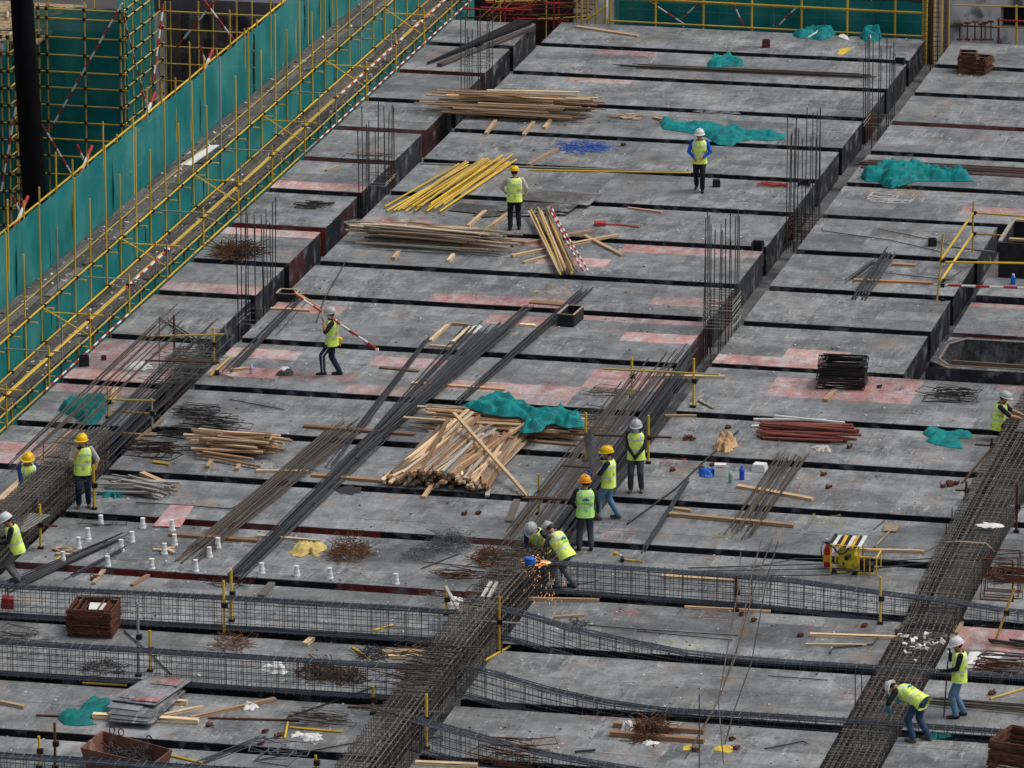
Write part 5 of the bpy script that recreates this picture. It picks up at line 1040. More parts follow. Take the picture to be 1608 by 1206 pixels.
# rusty couplers scattered
def couplers(x, y, label, n=1, m=RUSTC, s=1.0):
    p = P(x, y); o = thing('rusty_couplers' if n > 1 else 'rusty_coupler', p, label, 'coupler', 'rusty scaffold couplers on the deck')
    for i in range(n):
        c = p+Vector((rnd.gauss(0, .11)*(n > 1), rnd.gauss(0, .2)*(n > 1), .04)); b = MB(); e = (rnd.uniform(-.5, .5), rnd.uniform(-.5, .5), rnd.uniform(0, 3))
        b.lathe(c, [(.055*s, -.035), (.06*s, 0), (.055*s, .035)], 7, q=Euler(e).to_matrix()); b.box(c+Vector((.05, .03, .01))*s, (.09*s, .05*s, .05*s), e); b.bar(c, c+Vector((rnd.uniform(-.1, .1), rnd.uniform(-.1, .1), .07))*s, .012*s, 5); obj('coupler', b, m, o)
for x, y, lb, n in [(1083, 692, 'two rusty couplers right of the worker in grey trousers', 3), (1142, 673, 'single rusty coupler above the torn cardboard', 1), (1055, 740, 'dark coupler by the orange spray marks', 1), (1103, 733, 'couplers behind the blue and white bag', 2), (1292, 747, 'rusty coupler right of the brown rebar bundle', 1), (1300, 767, 'rusty coupler near the faint red numbers', 1), (1490, 762, 'chain of rusty couplers by the rust brown tube', 6), (1333, 704, 'rusty coupler right of the white cloth scrap', 1),
    (728, 809, 'left rusty coupler of the pair on the grey deck', 1), (750, 808, 'right rusty coupler of the pair on the grey deck', 1), (1380, 609, 'small rusty coupler right of the black stirrup stack', 1), (1256, 1000, 'dark coupler at the end of the long pale batten', 1), (1356, 985, 'dark coupler above the long pale batten', 1), (1330, 1141, 'dark coupler left of the lower right girder', 1), (1148, 1163, 'rusty coupler near the foot of the long rods', 1), (1155, 1177, 'black reel beside the yellow paint patch', 1), (1090, 1180, 'black ball by the foot of the long rods', 1), (978, 229, 'small dark coupler at the end of the blue cord', 1),
    (327, 1141, 'rusty coupler below the slanting batten', 1), (142, 911, 'brown coupler beside the pale batten at the upper left cage', 2), (1185, 967, 'rusty coupler where the long rods cross the trench', 2), (423, 1160, 'loose nuts scattered left of the yellow tube', 4), (1555, 1094, 'black coupler on the worn yellow tube at right', 2)]: couplers(x, y, lb, n)
# hand tools
o = thing('shovel', P(1396, 830), 'long handled shovel lying near the yellow trolley', 'shovel'); b = MB(); h0, h1 = P(1374, 858, .04), P(1397, 834, .05); b.tube([h0, h1], .02, 6); obj('handle', b, TIM, o, color=TAN[0])
b = MB(); q = [P(1390, 823, .05), P(1414, 824, .05), P(1407, 834, .04), P(1387, 833, .04)]; b.add(q+[v-Vector((0, 0, .02)) for v in q], [(0, 1, 2, 3), (7, 6, 5, 4), (0, 4, 5, 1), (1, 5, 6, 2), (2, 6, 7, 3), (3, 7, 4, 0)]); obj('blade', b, mat('dusty_steel', lin(150, 130, 108), .7), o)
o = thing('red_strap', P(945, 352), 'red strap with a thick buckle end on the deck', 'strap'); b = MB(); b.tube([P(950, 352, .03), P(975, 353, .02), P(1004, 357, .02)], .02, 5); obj('strap', b, REDP, o); b = MB(); b.box(P(942, 351, .05), (.3, .28, .09), (0, 0, .3)); obj('buckle', b, REDP, o)
lay('spirit_level', 240, 727, 266, 731, .07, .06, [(0, 0, 0)], 'yellow and black spirit level left of the fresh pine pile', 'spirit level')
sl_ = [o for o in col.objects if o.name == 'spirit_level'][0]; sl_.data = TUBE['y']; sl_.scale = (sl_.scale[0], .04, .03)
o = thing('hammer', P(1000, 880), 'yellow handled hammer lying behind the right cage', 'hammer'); b = MB(); b.tube([P(978, 878, .03), P(1010, 882, .03)], .022, 6); obj('handle', b, YEL, o); b = MB(); b.box(P(977, 878, .05), (.07, .22, .07), (0, 0, .3)); obj('head', b, CLAMP, o)
b = MB(); b.lathe(P(967, 871), [(.06, 0), (.065, .03), (.055, .06)], 10); tag(obj('yellow_cap', b, YEL, at=P(967, 871)), 'small round yellow lid on the deck behind the right cage', 'lid')
o = thing('sledge_hammer', P(348, 590), 'small hammer lying by the left trench corner', 'hammer'); b = MB(); b.tube([P(342, 585, .03), P(368, 594, .03)], .016, 5); obj('handle', b, TIM, o, color=BROWN[0]); b = MB(); b.box(P(341, 585, .05), (.1, .2, .09), (0, 0, .3)); obj('head', b, CLAMP, o)
lay('timber_plank', 363, 583, 392, 580, .14, .06, PINE, 'short pine batten by the pale violet bottle')
# yellow electric trolley with striped roof
c = P(1340, 896); o = thing('electric_trolley', c, 'yellow electric box trolley with a black and yellow striped roof', 'trolley')
def V(x, y, z): return c+Vector((x*.86, y*.86, z*.86))
b = MB()
for x in (-.55, .2):
    for y in (-.35, .35): b.bar(V(x, y, 0), V(x, y, .8), .022, 5)
for z in (.04, .78):
    for y in (-.35, .35): b.bar(V(-.55, y, z), V(.2, y, z), .02, 5)
    for x in (-.55, .2): b.bar(V(x, -.35, z), V(x, .35, z), .02, 5)
for x in (.35, .5, .68): b.bar(V(x, -.35, 0), V(x, -.35, .52), .018, 5)
b.bar(V(.2, -.35, .5), V(.68, -.35, .5), .018, 5); b.bar(V(.2, -.35, .06), V(.68, -.35, .06), .018, 5); b.bar(V(.68, -.35, .5), V(.68, .35, .5), .018, 5); b.bar(V(.68, .35, 0), V(.68, .35, .5), .018, 5); b.bar(V(.2, .35, .5), V(.68, .35, .5), .018, 5)
obj('frame', b, YEL, o)
b = MB(); b.box(V(-.16, -.05, .36), (.38, .34, .4)); b.box(V(-.16, -.26, .36), (.24, .03, .28)); b.box(V(.08, -.02, .3), (.1, .3, .3)); obj('switch_box', b, mat('lemon_paint', lin(206, 190, 50), .6, var=.25, dirt=((.1, .09, .06), 5, .52, .66)), o)
for nm, cc, ss in (('warning_plate', (-.14, -.29, .42), (.09, .02, .1)), ('socket', (-.22, -.29, .26), (.05, .02, .05)), ('battery_case', (.3, -.1, .2), (.16, .2, .3)), ('tool_case', (.48, .0, .12), (.12, .2, .16))): b = MB(); b.box(V(*cc), ss); obj(nm, b, CLAMP, o)
b = MB(); n = 9
for i in range(n):
    x = -.62+.88*i/n; w_ = .88/n; ja, jb, jc, jd = (rnd.uniform(-.03, .03) for _ in range(4)); b.add([V(x, -.4+ja, .78+ja*.5), V(x+w_, -.4+jb, .78+jb*.5), V(x+w_+.06, .25+jc, .9+jc), V(x+.06, .25+jd, .9+jd), V(x, -.4+ja, .75+ja*.5), V(x+w_, -.4+jb, .75+jb*.5), V(x+w_+.06, .25+jc, .87+jc), V(x+.06, .25+jd, .87+jd)], [(0, 1, 2, 3), (7, 6, 5, 4), (0, 4, 5, 1), (1, 5, 6, 2), (2, 6, 7, 3), (3, 7, 4, 0)], (0, 2, 0, 1, 0, 2, 1, 0, 2)[i])
obj('striped_roof', b, [BLACK, mat('roof_yellow', lin(220, 170, 50), .6), WHTP], o)
b = MB(); b.tube([V(-.5+.05*i, -.36+.02*math.sin(i), .75-.03*i*(9-i)/3) for i in range(10)], .018, 5); obj('cable', b, BLACK, o)
for x in (-.45, .1):
    b = MB(); b.lathe(V(x, -.4, .06), [(.06, -.02), (.06, .02)], 10, q=Euler((R(90), 0, 0)).to_matrix()); obj('wheel', b, BLACK, o)
c = P(1299, 890); o = thing('fire_extinguisher', c, 'red fire extinguisher standing left of the yellow trolley', 'fire extinguisher'); b = MB(); b.lathe(c, [(.07, 0), (.08, .03), (.08, .42), (.04, .5), (.03, .56)], 12); obj('cylinder', b, mat('extinguisher_red', lin(190, 30, 35), .35, var=.1), o, smooth=True)
b = MB(); b.box(c+Vector((0, 0, .22)), (.17, .17, .16)); obj('label_band', b, mat('roof_yellow', lin(220, 170, 50), .6), o); b = MB(); b.tube([c+Vector((.02, 0, .55)), c+Vector((-.1, -.02, .6)), c+Vector((-.15, -.02, .4)), c+Vector((-.12, -.02, .2))], .014, 5); b.box(c+Vector((0, 0, .58)), (.12, .05, .04)); obj('hose', b, BLACK, o)
# rusty steel skip with scrap
c = P(196, 1196); o = thing('steel_skip', c, 'rusty steel skip filled with scrap at the bottom left', 'skip')
b = MB(); t = [P(x, y, .6) for x, y in ((126, 1174), (242, 1200), (271, 1177), (160, 1147))]; u = [v.lerp(sum(t, Vector())/4, .16)-Vector((0, 0, .58)) for v in t]; c = sum(t, Vector())/4; c.z = 0; ti = [v.lerp(c+Vector((0, 0, .6)), .05) for v in t]; ui = [v+Vector((0, 0, .05)) for v in u]
b.add(t+u+ti+ui, [(0, 1, 9, 8), (1, 2, 10, 9), (2, 3, 11, 10), (3, 0, 8, 11), (0, 4, 5, 1), (1, 5, 6, 2), (2, 6, 7, 3), (3, 7, 4, 0), (7, 6, 5, 4), (8, 9, 13, 12), (9, 10, 14, 13), (10, 11, 15, 14), (11, 8, 12, 15), (12, 13, 14, 15)])
obj('tub', b, mat('skip_steel', lin(112, 76, 62), .8, var=.4, scale=3, dirt=(lin(150, 130, 118), 3, .55, .7)), o)
for x_, y_ in ((190, 1146), (234, 1157), (176, 1143)):
    b = MB(); k = P(x_, y_+8, .6); b.tube([k+Vector((.06*math.cos(a), 0, .06+.08*math.sin(a))) for a in [i*.785 for i in range(8)]], .015, 5, closed=True); obj('lifting_eye', b, CLAMP, o)
tangle(202, 1190, .6, .7, .14, 300, 'dark steel scrap heaped inside the rusty skip', MET, lin(64, 58, 56), .012, .4, 'scrap heap'); [x for x in col.objects if x.get('category') == 'scrap heap'][0].location = c+Vector((0, 0, .36))
b = MB(); b.box(P(12, 945, .3), (.3, .25, .25), (.2, .1, .3), taper=.8); tag(obj('red_bucket', b, REDP, at=P(12, 945, .1)), 'red can seen inside the upper left cage at the picture edge', 'can')
b = MB(); c = P(832, 886, .95); b.lathe(c, [(.1, 0), (.12, .02), (.12, .14), (.1, .16)], 12); tag(obj('blue_pot', b, BLUE, at=c, smooth=False), 'round blue pot beside the grinding sparks', 'pot')
# sprayed marks and chalk on the boards: flat pigment, its own ragged outline
def sprayed(name, c_, amax=.75, lo=.46):
    m = bpy.data.materials.new(name); m.use_nodes = True; n = m.node_tree.nodes; l = m.node_tree.links; b = n['Principled BSDF']; b.inputs['Base Color'].default_value = (*c_, 1); b.inputs['Roughness'].default_value = .85
    t = n.new('ShaderNodeTexNoise'); t.inputs['Scale'].default_value = 4; t.inputs['Detail'].default_value = 7; t.inputs['Roughness'].default_value = .75; g_ = n.new('ShaderNodeNewGeometry'); l.new(g_.outputs['Position'], t.inputs['Vector'])
    r = n.new('ShaderNodeMapRange'); r.inputs[1].default_value = lo; r.inputs[2].default_value = lo+.2; r.inputs[4].default_value = amax; l.new(t.outputs['Fac'], r.inputs[0]); l.new(r.outputs[0], b.inputs['Alpha']); return m
SPR, SPY, SPW, SPO = sprayed('red_spray', lin(176, 106, 96)), sprayed('yellow_spray', lin(190, 178, 100)), sprayed('white_chalk', (.5, .5, .5), .4, .4), sprayed('rust_dust', lin(160, 122, 90), .5)
DECKS = [o for o in col.objects if o.name.startswith('formwork_deck')]
def mark(x, y, kind, segs, zz=.005):
    "segs: strokes in metres round the photograph point"
    p = P(x, y); b = MB()
    for pts in segs:
        for (x0, y0), (x1, y1) in zip(pts, pts[1:]):
            a, c = Vector((x0, y0, 0)), Vector((x1, y1, 0)); d = (c-a).normalized(); s = Vector((-d.y, d.x, 0))*.035
            b.add([p+a-s-d*.02, p+c-s+d*.02, p+c+s+d*.02, p+a+s-d*.02], [(0, 1, 2, 3)])
    for v in b.v: v.z = zz
    par = min(DECKS, key=lambda o: 0 if (o.location.x <= p.x and o.location.y <= p.y <= o.location.y+4.2 and p.x-o.location.x < 13) else 99)
    obj('paint_mark', b, kind, par, at=p)
def patch(x, y, L, W, kind, zz=.006):
    p = P(x, y); b = MB(); n = 18; b.add([p+Vector((0, 0, zz))]+[p+Vector((L/2*math.cos(i*6.283/n)*(1+.3*rnd.uniform(-1, 1)), W/2*math.sin(i*6.283/n)*(1+.3*rnd.uniform(-1, 1)), zz)) for i in range(n)], [(0, 1+i, 1+(i+1) % n) for i in range(n)])
    par = min(DECKS, key=lambda o: 0 if (o.location.x <= p.x and o.location.y <= p.y <= o.location.y+4.2 and p.x-o.location.x < 13) else 99)
    obj('paint_mark', b, kind, par, at=p)
SQ = [[(-.25, -.4), (-.25, .4), (.25, .4), (.25, -.4), (-.25, -.4)], [(-.4, 0), (.45, 0)]]
AR = [[(-.4, 0), (.4, 0)], [(.15, .35), (.4, 0), (.15, -.35)], [(-.2, -.4), (-.2, .4)]]
KK = [[(-.3, .4), (-.3, -.4)], [(.3, .45), (-.3, 0), (.35, -.45)], [(-.5, .1), (.5, .1)]]
for x, y, k, sg in [(1055, 727, SPR, SQ), (1065, 731, SPR, KK), (972, 836, SPR, SQ), (1325, 768, SPR, AR), (1272, 768, SPR, KK), (1385, 690, SPO, KK), (1388, 678, SPO, AR), (1294, 816, SPY, KK), (1303, 820, SPY, AR), (985, 962, SPR, AR), (1000, 956, SPO, SQ), (1100, 963, SPO, AR), (1130, 964, SPR, KK), (1290, 983, SPR, AR), (1365, 985, SPR, KK), (1075, 1011, SPY, KK), (1095, 1106, SPY, AR), (1345, 1090, SPR, SQ), (1520, 990, SPY, KK), (860, 1168, SPR, AR), (955, 1130, SPR, KK), (970, 1185, SPR, AR), (880, 603, SPR, KK), (1590, 132, SPO, KK), (1500, 126, SPO, AR), (1466, 182, SPY, KK), (1006, 66, SPY, AR), (842, 120, SPO, KK), (845, 985, SPW, AR), (1062, 167, SPO, AR), (1018, 184, SPO, KK), (1085, 1075, SPW, AR), (1240, 835, SPW, AR), (1430, 718, SPW, [[(-.5, 0), (.6, .2)]]), (1430, 905, SPW, [[(-.5, 0), (.6, .2)]]), (1140, 840, SPY, KK), (1570, 1100, SPO, KK)]: mark(x, y, k, sg)
for x, y, L, W, k in [(985, 961, .9, .6, SPR), (875, 461, 1.0, 1.6, SPO), (585, 236, 1.2, 1.5, SPO), (1410, 305, 1.5, 1.8, SPO), (1325, 80, .35, 1.0, mat('yellow_flake', lin(214, 180, 60), .8)), (820, 155, .5, .6, SPO), (1138, 1176, .4, .5, mat('yellow_flake', lin(214, 180, 60), .8)), (1080, 1175, .2, .4, mat('yellow_flake', lin(214, 180, 60), .8)), (880, 100, 1.4, 1.6, SPW), (1130, 175, 1.4, 1.0, SPW), (1010, 1060, 2.0, 1.5, SPW), (900, 990, 1.2, .9, SPW), (1570, 500, 1.4, .8, SPW), (560, 350, .6, 1.0, SPW), (630, 318, .5, 1.0, SPW), (550, 770, .6, .7, mat('soot', (.03, .03, .035), .9))]: patch(x, y, L, W, k)
# timber offcuts and crumbs
for i, (x, y, lb) in enumerate([(965, 180, 'pale thin offcut right of the far batten pile'), (985, 184, 'tan offcut pair right of the far batten pile'), (1026, 185, 'reddish offcut left of the long green net'), (250, 862, 'small tan splinters between the white sleeves'), (84, 862, 'small shavings right of the yellow cross post')]):
    o = thing('offcuts', P(x, y), lb, 'offcut'); 
    for j in range(5): a = P(x+rnd.uniform(-12, 12), y+rnd.uniform(-3, 3), .02+.01*j); plank('splinter', o, a, a+Vector((rnd.uniform(.2, .5), rnd.uniform(-.3, .3), 0)), .07, .02, pick(TAN))
b = MB()
for i in range(2400):
    x, y = rnd.uniform(0, 1608), 30+1170*rnd.random()
    p = P(x, y)
    F_ = FM if p.x < 3.6 else FR
    if any(f-.52 < p.y < f+.03 for f in F_): continue
    if -7.7 < p.x < 3.5 or 4.6 < p.x < (9.3 if 3 < p.y < 19 else 12.5):
        s = rnd.uniform(.008, .022); b.box(p+Vector((0, 0, s*.5)), (s*2, s*2, s), (0, 0, rnd.uniform(0, 1.5)), m=rnd.choice([0, 0, 1, 2]))
o = obj('mortar_crumbs', b, [PAPER, mat('crumb_grey', (.3, .29, .28), .9), mat('crumb_dark', (.06, .05, .05), .9)]); o['kind'] = 'stuff'; o['label'] = 'pale and dark crumbs scattered over the plywood'
# cables and rods near the trolley, pale rope over the right girder, ribbed sheet at the left edge
for i, (a, c, lb) in enumerate([((1080, 892), (1640, 866), 'uppermost long dark rod passing in front of the yellow trolley'), ((1090, 897), (1640, 872), 'long dark rod passing low across the yellow trolley'), ((1120, 905), (1480, 880), 'shorter dark rod crossing below the yellow trolley')]):
    b = MB(); b.tube([P(a[0]+(c[0]-a[0])*k/6, a[1]+(c[1]-a[1])*k/6+(3-abs(3-k))*(1.5+i), .02+.12*k/6) for k in range(7)], .014, 5); tag(obj('loose_bar', b, MET, at=P(*a), color=pick(STEEL)), lb, 'steel bar', 'single bars lying about')
b = MB(); b.tube([P(x, y, z) for x, y, z in ((1450, 868, .03), (1483, 852, .5), (1500, 850, .68), (1548, 853, .68), (1562, 866, .3))], .016, 5); tag(obj('pale_rope', b, mat('rope', lin(190, 175, 150), .9), at=P(1500, 850, .6)), 'pale rope stretched over the right girder cage', 'rope')
b = MB(); a = P(24, 832, .5); 
for i in range(7): b.box(a+Vector((.09*i, -.02*i, .2+.004*i)), (.05, .9, .02), (.25, 0, -.5))
tag(obj('ribbed_sheet', b, GREYP, at=a), 'silver ribbed sheet beside the worker at the left picture edge', 'sheet')
for x0, y0, x1, y1, lb in ((757, 938, 771, 914, 'left whitish batten on the girder cage above its rusty ties'), (766, 940, 780, 915, 'right whitish batten on the girder cage above its rusty ties'), (722, 960, 700, 922, 'pale batten leaning at the right end of the red edge')):
    tag(plank('timber_plank', None, P(x0, y0, .95), P(x1, y1, 1.0), .07, .05, lin(200, 192, 178)), lb, 'plank', 'loose planks on the deck')
# grinding sparks
b = MB(); s0 = P(866, 884, .8)
for i in range(190):
    d = Vector((-1, rnd.gauss(.1, .35), rnd.gauss(.05, .22))).normalized(); r0 = abs(rnd.gauss(0, .34)); p = s0+d*r0+Vector((0, 0, -.3*r0*r0)); q = p+(d+Vector((0, 0, -.6*r0)))*rnd.uniform(.02, .06)
    b.tube([p, q], rnd.uniform(.002, .0035), 3)
for i in range(45):
    p = s0+Vector((rnd.gauss(-.1, .25), rnd.gauss(-.35, .3), rnd.uniform(-.8, -.1))); b.tube([p, p+Vector((rnd.gauss(0, .02), 0, rnd.uniform(.03, .08)))], .003, 3)
o = obj('sparks', b, mat('spark_glow', (1, .42, .16), emit=1.2)); o['kind'] = 'stuff'; o['label'] = 'orange sparks flying from the grinder'
# ------------------------------------------------------------------ workers
SKIN = mat('skin', lin(176, 128, 100), .6, var=.06); HAIR = mat('black_hair', (.012, .011, .01), .7)
HIVIS = mat('hi_vis_cloth', lin(228, 255, 120), .75, var=.22, scale=7, dirt=(lin(150, 160, 90), 5, .55, .72)); HIVG = mat('hi_vis_green_cloth', lin(196, 255, 140), .75, var=.22, scale=7, dirt=(lin(130, 160, 100), 5, .55, .72)); REFL = mat('reflective_tape', lin(206, 214, 206), .45, var=.05)
LOGO = mat('teal_print', lin(0, 120, 120), .7); ZIP = mat('zip', (.02, .025, .02), .7)
def cloth(n, c): return mat('cloth_'+n, lin(*c), .85, var=.18, scale=6)
def capsule(b, a, c, ra, rc, n=12):
    a, c = Vector(a), Vector(c); d = c-a; L = d.length; d.normalize(); q = d.to_track_quat('Z', 'X').to_matrix()
    prof = [(ra*math.cos(t), -ra*math.sin(t)) for t in (1.4, 1.0, .5)]+[(ra, 0), (ra+(rc-ra)*.5, L*.5), (rc, L)]+[(rc*math.cos(t), L+rc*math.sin(t)) for t in (.5, 1.0, 1.4)]
    b.lathe(a, prof, n, q=q)
def ik(a, t, l1, l2, hint):
    a, t = Vector(a), Vector(t); d = t-a; L = min(d.length, (l1+l2)*.995); d.normalize(); t = a+d*L
    x = (l1*l1-l2*l2+L*L)/(2*L); h = math.sqrt(max(0, l1*l1-x*x)); hv = Vector(hint); hv = hv-d*hv.dot(d)
    hv = hv.normalized() if hv.length > 1e-4 else Vector((1, 0, 0)); return a+d*x+hv*h, t
def person(at, yaw, label, hat, trousers, sleeve, forearm=None, vest=HIVIS, boots=BLACK, gloves=None, lean=0, pelvis=.93, head_yaw=0, head_pitch=0, lw=(-.26, .10, .88), rw=(.26, .10, .88), la=None, ra=None, lh=(-.7, -.7, -.3), rh=(.7, -.7, -.3), lkh=(0, 1, 0), rkh=(0, 1, 0), mask=None, logo=False, stripe=False, twist=0, scale=1.0, belt=None, hair_show=True, zipped=False):
    "joint positions in body axes: x right, y forward, z up; wrists and ankles given, elbows and knees solved"
    q = Matrix.Rotation(R(12.67+yaw), 3, 'Z') @ Matrix.Diagonal((1.06, 1.06, 1.02))
    def Wd(v): return Vector(at)+q @ (Vector(v)*scale)
    pel = Vector((0, 0, pelvis)); la = Vector(la or (-.11, 0, .09)); ra = Vector(ra or (.11, 0, .09))
    T = Matrix.Rotation(R(-lean), 3, 'X') @ Matrix.Rotation(R(twist), 3, 'Z')
    def up(x, y, z): return pel+T @ Vector((x, y, z))
    sh = {-1: up(-.185, 0, .47), 1: up(.185, 0, .47)}; hip = {-1: pel+Vector((-.09, 0, -.03)), 1: pel+Vector((.09, 0, -.03))}
    el, wr, kn, an = {}, {}, {}, {}
    for s, w_, h in ((-1, lw, lh), (1, rw, rh)): el[s], wr[s] = ik(sh[s], w_, .29, .25, h)
    for s, a_, h in ((-1, la, lkh), (1, ra, rkh)): kn[s], an[s] = ik(hip[s], a_, .43, .42, h)
    neck = up(0, .0, .52); H = T @ Matrix.Rotation(R(head_yaw), 3, 'Z') @ Matrix.Rotation(R(-head_pitch), 3, 'X')
    hc = neck+T @ Vector((0, .015, .035))+H @ Vector((0, .02, .105))
    m = MB(); bones = []
    def C(a, c, r0, r1, tagm): capsule(m, a, c, r0, r1); bones.append((Vector(a), Vector(c), (r0+r1)/2, tagm))
    # slots 0 skin 1 shirt 2 forearm 3 trousers 4 boots 5 gloves 6 dark
    for s in (-1, 1):
        C(up(s*.065, 0, -.04), up(s*.06, .005, .17), .105, .098, 3); C(up(s*.06, .005, .2), up(s*.085, .01, .37), .1, .108, 1); C(up(s*.09, 0, .42), sh[s], .075, .062, 1)
        C(sh[s], el[s], .066, .053, 1); C(el[s], wr[s], .052, .036, 2 if forearm else 1)
        C(hip[s], kn[s], .1, .077, 3); C(kn[s], an[s]+Vector((0, 0, .03)), .075, .066, 3)
        f = (kn[s]-an[s]); fw_ = Vector((0, 1, 0)); C(an[s]+Vector((0, -.05, -.045)), an[s]+Vector((s*.02, .15, -.055)), .046, .038, 4)
    C(up(0, 0, .5), hc+Vector((0, 0, -.05)), .055, .052, 0)
    hm = MB(); hm.lathe((0, 0, 0), [(.02, -.118), (.045, -.112), (.062, -.085), (.074, -.04), (.078, .01), (.078, .05), (.066, .09), (.035, .115)], 14, sy=1.18)
    hm.box((0, .098, -.018), (.024, .03, .045), (.25, 0, 0)); hm.box((0, .06, -.1), (.05, .05, .03))
    for s in (-1, 1): hm.box((s*.08, -.005, -.01), (.018, .04, .06))
    vs = [hc+H @ v for v in hm.v]; m.add(vs, hm.f); bones.append((hc, hc+H @ Vector((0, .02, 0)), .1, 0))
    me = m.mesh('body', SKIN); tmp = bpy.data.objects.new('tmp', me); col.objects.link(tmp)
    md = tmp.modifiers.new('r', 'REMESH'); md.mode = 'VOXEL'; md.voxel_size = .016
    m2 = tmp.modifiers.new('s', 'SMOOTH'); m2.factor = .5; m2.iterations = 2
    bm_ = bpy.data.meshes.new_from_object(tmp.evaluated_get(bpy.context.evaluated_depsgraph_get()))
    bpy.data.objects.remove(tmp)
    b = MB(); b.v = [v.co.copy() for v in bm_.vertices]; b.f = [tuple(p.vertices) for p in bm_.polygons]
    Hi = H.inverted()
    for p in bm_.polygons:
        c = p.center; best = 9; slot = 0
        for a_, c_, r_, t_ in bones:
            d = c_-a_; L2 = d.length_squared; u = 0 if L2 == 0 else max(0, min(1, (c-a_).dot(d)/L2)); ds = (c-(a_+d*u)).length-r_
            if ds < best: best, slot = ds, t_
        if slot == 0:
            k = Hi @ (c-hc)
            if k.y > .07 and .0 < k.z < .028 and .018 < abs(k.x) < .05: slot = 6
            if k.y > .085 and -.07 < k.z < -.055 and abs(k.x) < .026: slot = 7
        b.m.append(slot)
    # hands: palm and five fingers of unequal length, slightly curled
    for s in (-1, 1):
        d = (wr[s]-el[s]).normalized(); side = d.cross(Vector((0, 1, 0)) if abs(d.y) < .8 else Vector((0, 0, 1))).normalized(); nrm = side.cross(d); n0 = wr[s]; mi = 5 if gloves else 0
        pm = MB(); pm.lathe((0, 0, 0), [(.028, -.02), (.036, .01), (.042, .05), (.036, .09)], 8, sy=.45)
        fr = Matrix((side, nrm, d)).transposed(); b.add([n0+fr @ v for v in pm.v], pm.f, mi)
        for i, (x, l) in enumerate(((-.03, .062), (-.01, .075), (.01, .07), (.029, .055))):
            k0 = Vector((x, 0, .08)); k1 = k0+Vector((x*.1, .012, l*.5)); k2 = k1+Vector((0, .03, l*.4)); b.tube([n0+fr @ k0, n0+fr @ k1, n0+fr @ k2], [.0105, .0095, .007], 6, mi)
        k0 = Vector((-s*.03, .005, .03)); k1 = k0+Vector((-s*.03, .015, .03)); k2 = k1+Vector((-s*.008, .015, .03)); b.tube([n0+fr @ k0, n0+fr @ k1, n0+fr @ k2], [.013, .011, .008], 6, mi)
    b.v = [Wd(v) for v in b.v]
    base = Vector(at)
    o = obj('person', b, [SKIN, sleeve, forearm or sleeve, trousers, boots, gloves or SKIN, mat('dark_eye', (.02, .015, .012), .4), mat('lips', lin(150, 90, 80), .6)], at=base, smooth=True); tag(o, label, 'person', 'workers on the deck')
    # vest: a shell round the torso, open at the arms and neck
    v = MB(); n = 22; rings = [(-.13, .188, .148), (-.02, .18, .143), (.08, .172, .138), (.1, .173, .138), (.14, .174, .139), (.16, .175, .139), (.25, .182, .142), (.31, .187, .144), (.33, .188, .144), (.37, .188, .144), (.39, .187, .142), (.45, .178, .128), (.495, .15, .105), (.515, .105, .085)]
    vs = []; off = rnd.uniform(0, 9)
    for z, rx, ry in [(z_, rx_*1.1, ry_*1.1) for z_, rx_, ry_ in rings]:
        for j in range(n):
            a = 2*math.pi*j/n; wv = 1+.09*noise.noise(Vector((math.cos(a)*2, math.sin(a)*2, z*11+off)))
            vs.append(Wd(up(rx*wv*math.copysign(abs(math.cos(a))**.8, math.cos(a)), .008+ry*wv*math.copysign(abs(math.sin(a))**.85, math.sin(a)), z)))
    for i in range(len(rings)-1):
        for j in range(n):
            j2 = (j+1) % n; z = rings[i][0]; mm = 1 if z in (.1, .14, .33, .37)[0::1] and z in (.1, .33) or z in (.14, .37) and False else 0
            if i in (3, 8): mm = 1
            if z > .33 and j in (3, 7, 14, 18): mm = 1
            if zipped and j in (5,) and i < 11: mm = 2
            v.add([], [], 0); v.f.append((i*n+j, i*n+j2, (i+1)*n+j2, (i+1)*n+j)); v.m.append(mm)
    v.v = vs
    obj('safety_vest', v, [vest, REFL, ZIP], o, smooth=True)
    if logo:
        l_ = MB()
        def onback(x, z, wx, hz, m_=0):
            pts = [(x-wx, z-hz), (x+wx, z-hz), (x+wx*.8, z+hz), (x-wx*.6, z+hz*1.1)]
            l_.add([Wd(up(-a, -.172+abs(a)*.06, c)) for a, c in pts], [(3, 2, 1, 0)], m_)
        for x, z, wx, hz in ((-.05, .3, .03, .02), (-.01, .31, .035, .03), (.035, .305, .03, .018), (.06, .29, .012, .02)): onback(x, z, wx, hz)
        for i in range(4): onback(-.06+.04*i, .215, .012, .014); onback(-.06+.04*i, .228, .014, .004)
        obj('back_print', l_, LOGO, o)
    # hard hat: crown with ridge, brim with peak
    hb = MB(); prof = [(.122, .035), (.125, .06), (.12, .1), (.1, .145), (.065, .172), (.02, .182)]; hb.lathe((0, 0, 0), prof, 16, sy=1.2); hb.box((0, -.005, .168), (.035, .2, .035))
    hb.v = [Wd(hc+H @ x) for x in hb.v]; hat_o = obj('hard_hat', hb, hat, o, smooth=True)
    br = MB(); br.lathe((0, .02, 0), [(.118, .03), (.148, .028), (.15, .034), (.12, .044)], 16, sy=1.25); br.v = [Wd(hc+H @ x) for x in br.v]; obj('brim', br, hat, hat_o)
    if hair_show:
        hr = MB(); hr.lathe((0, -.018, 0), [(.075, -.05), (.084, -.01), (.086, .04), (.07, .06)], 12, sy=1.05); hr.v = [Wd(hc+H @ x) for x in hr.v if True]; obj('hair', hr, HAIR, o)
    if mask:
        mk = MB(); mk.lathe((0, .085, -.055), [(.05, -.045), (.055, 0), (.045, .045)], 10, sy=.55); mk.v = [Wd(hc+H @ x) for x in mk.v]; obj('face_mask', mk, mask, o)
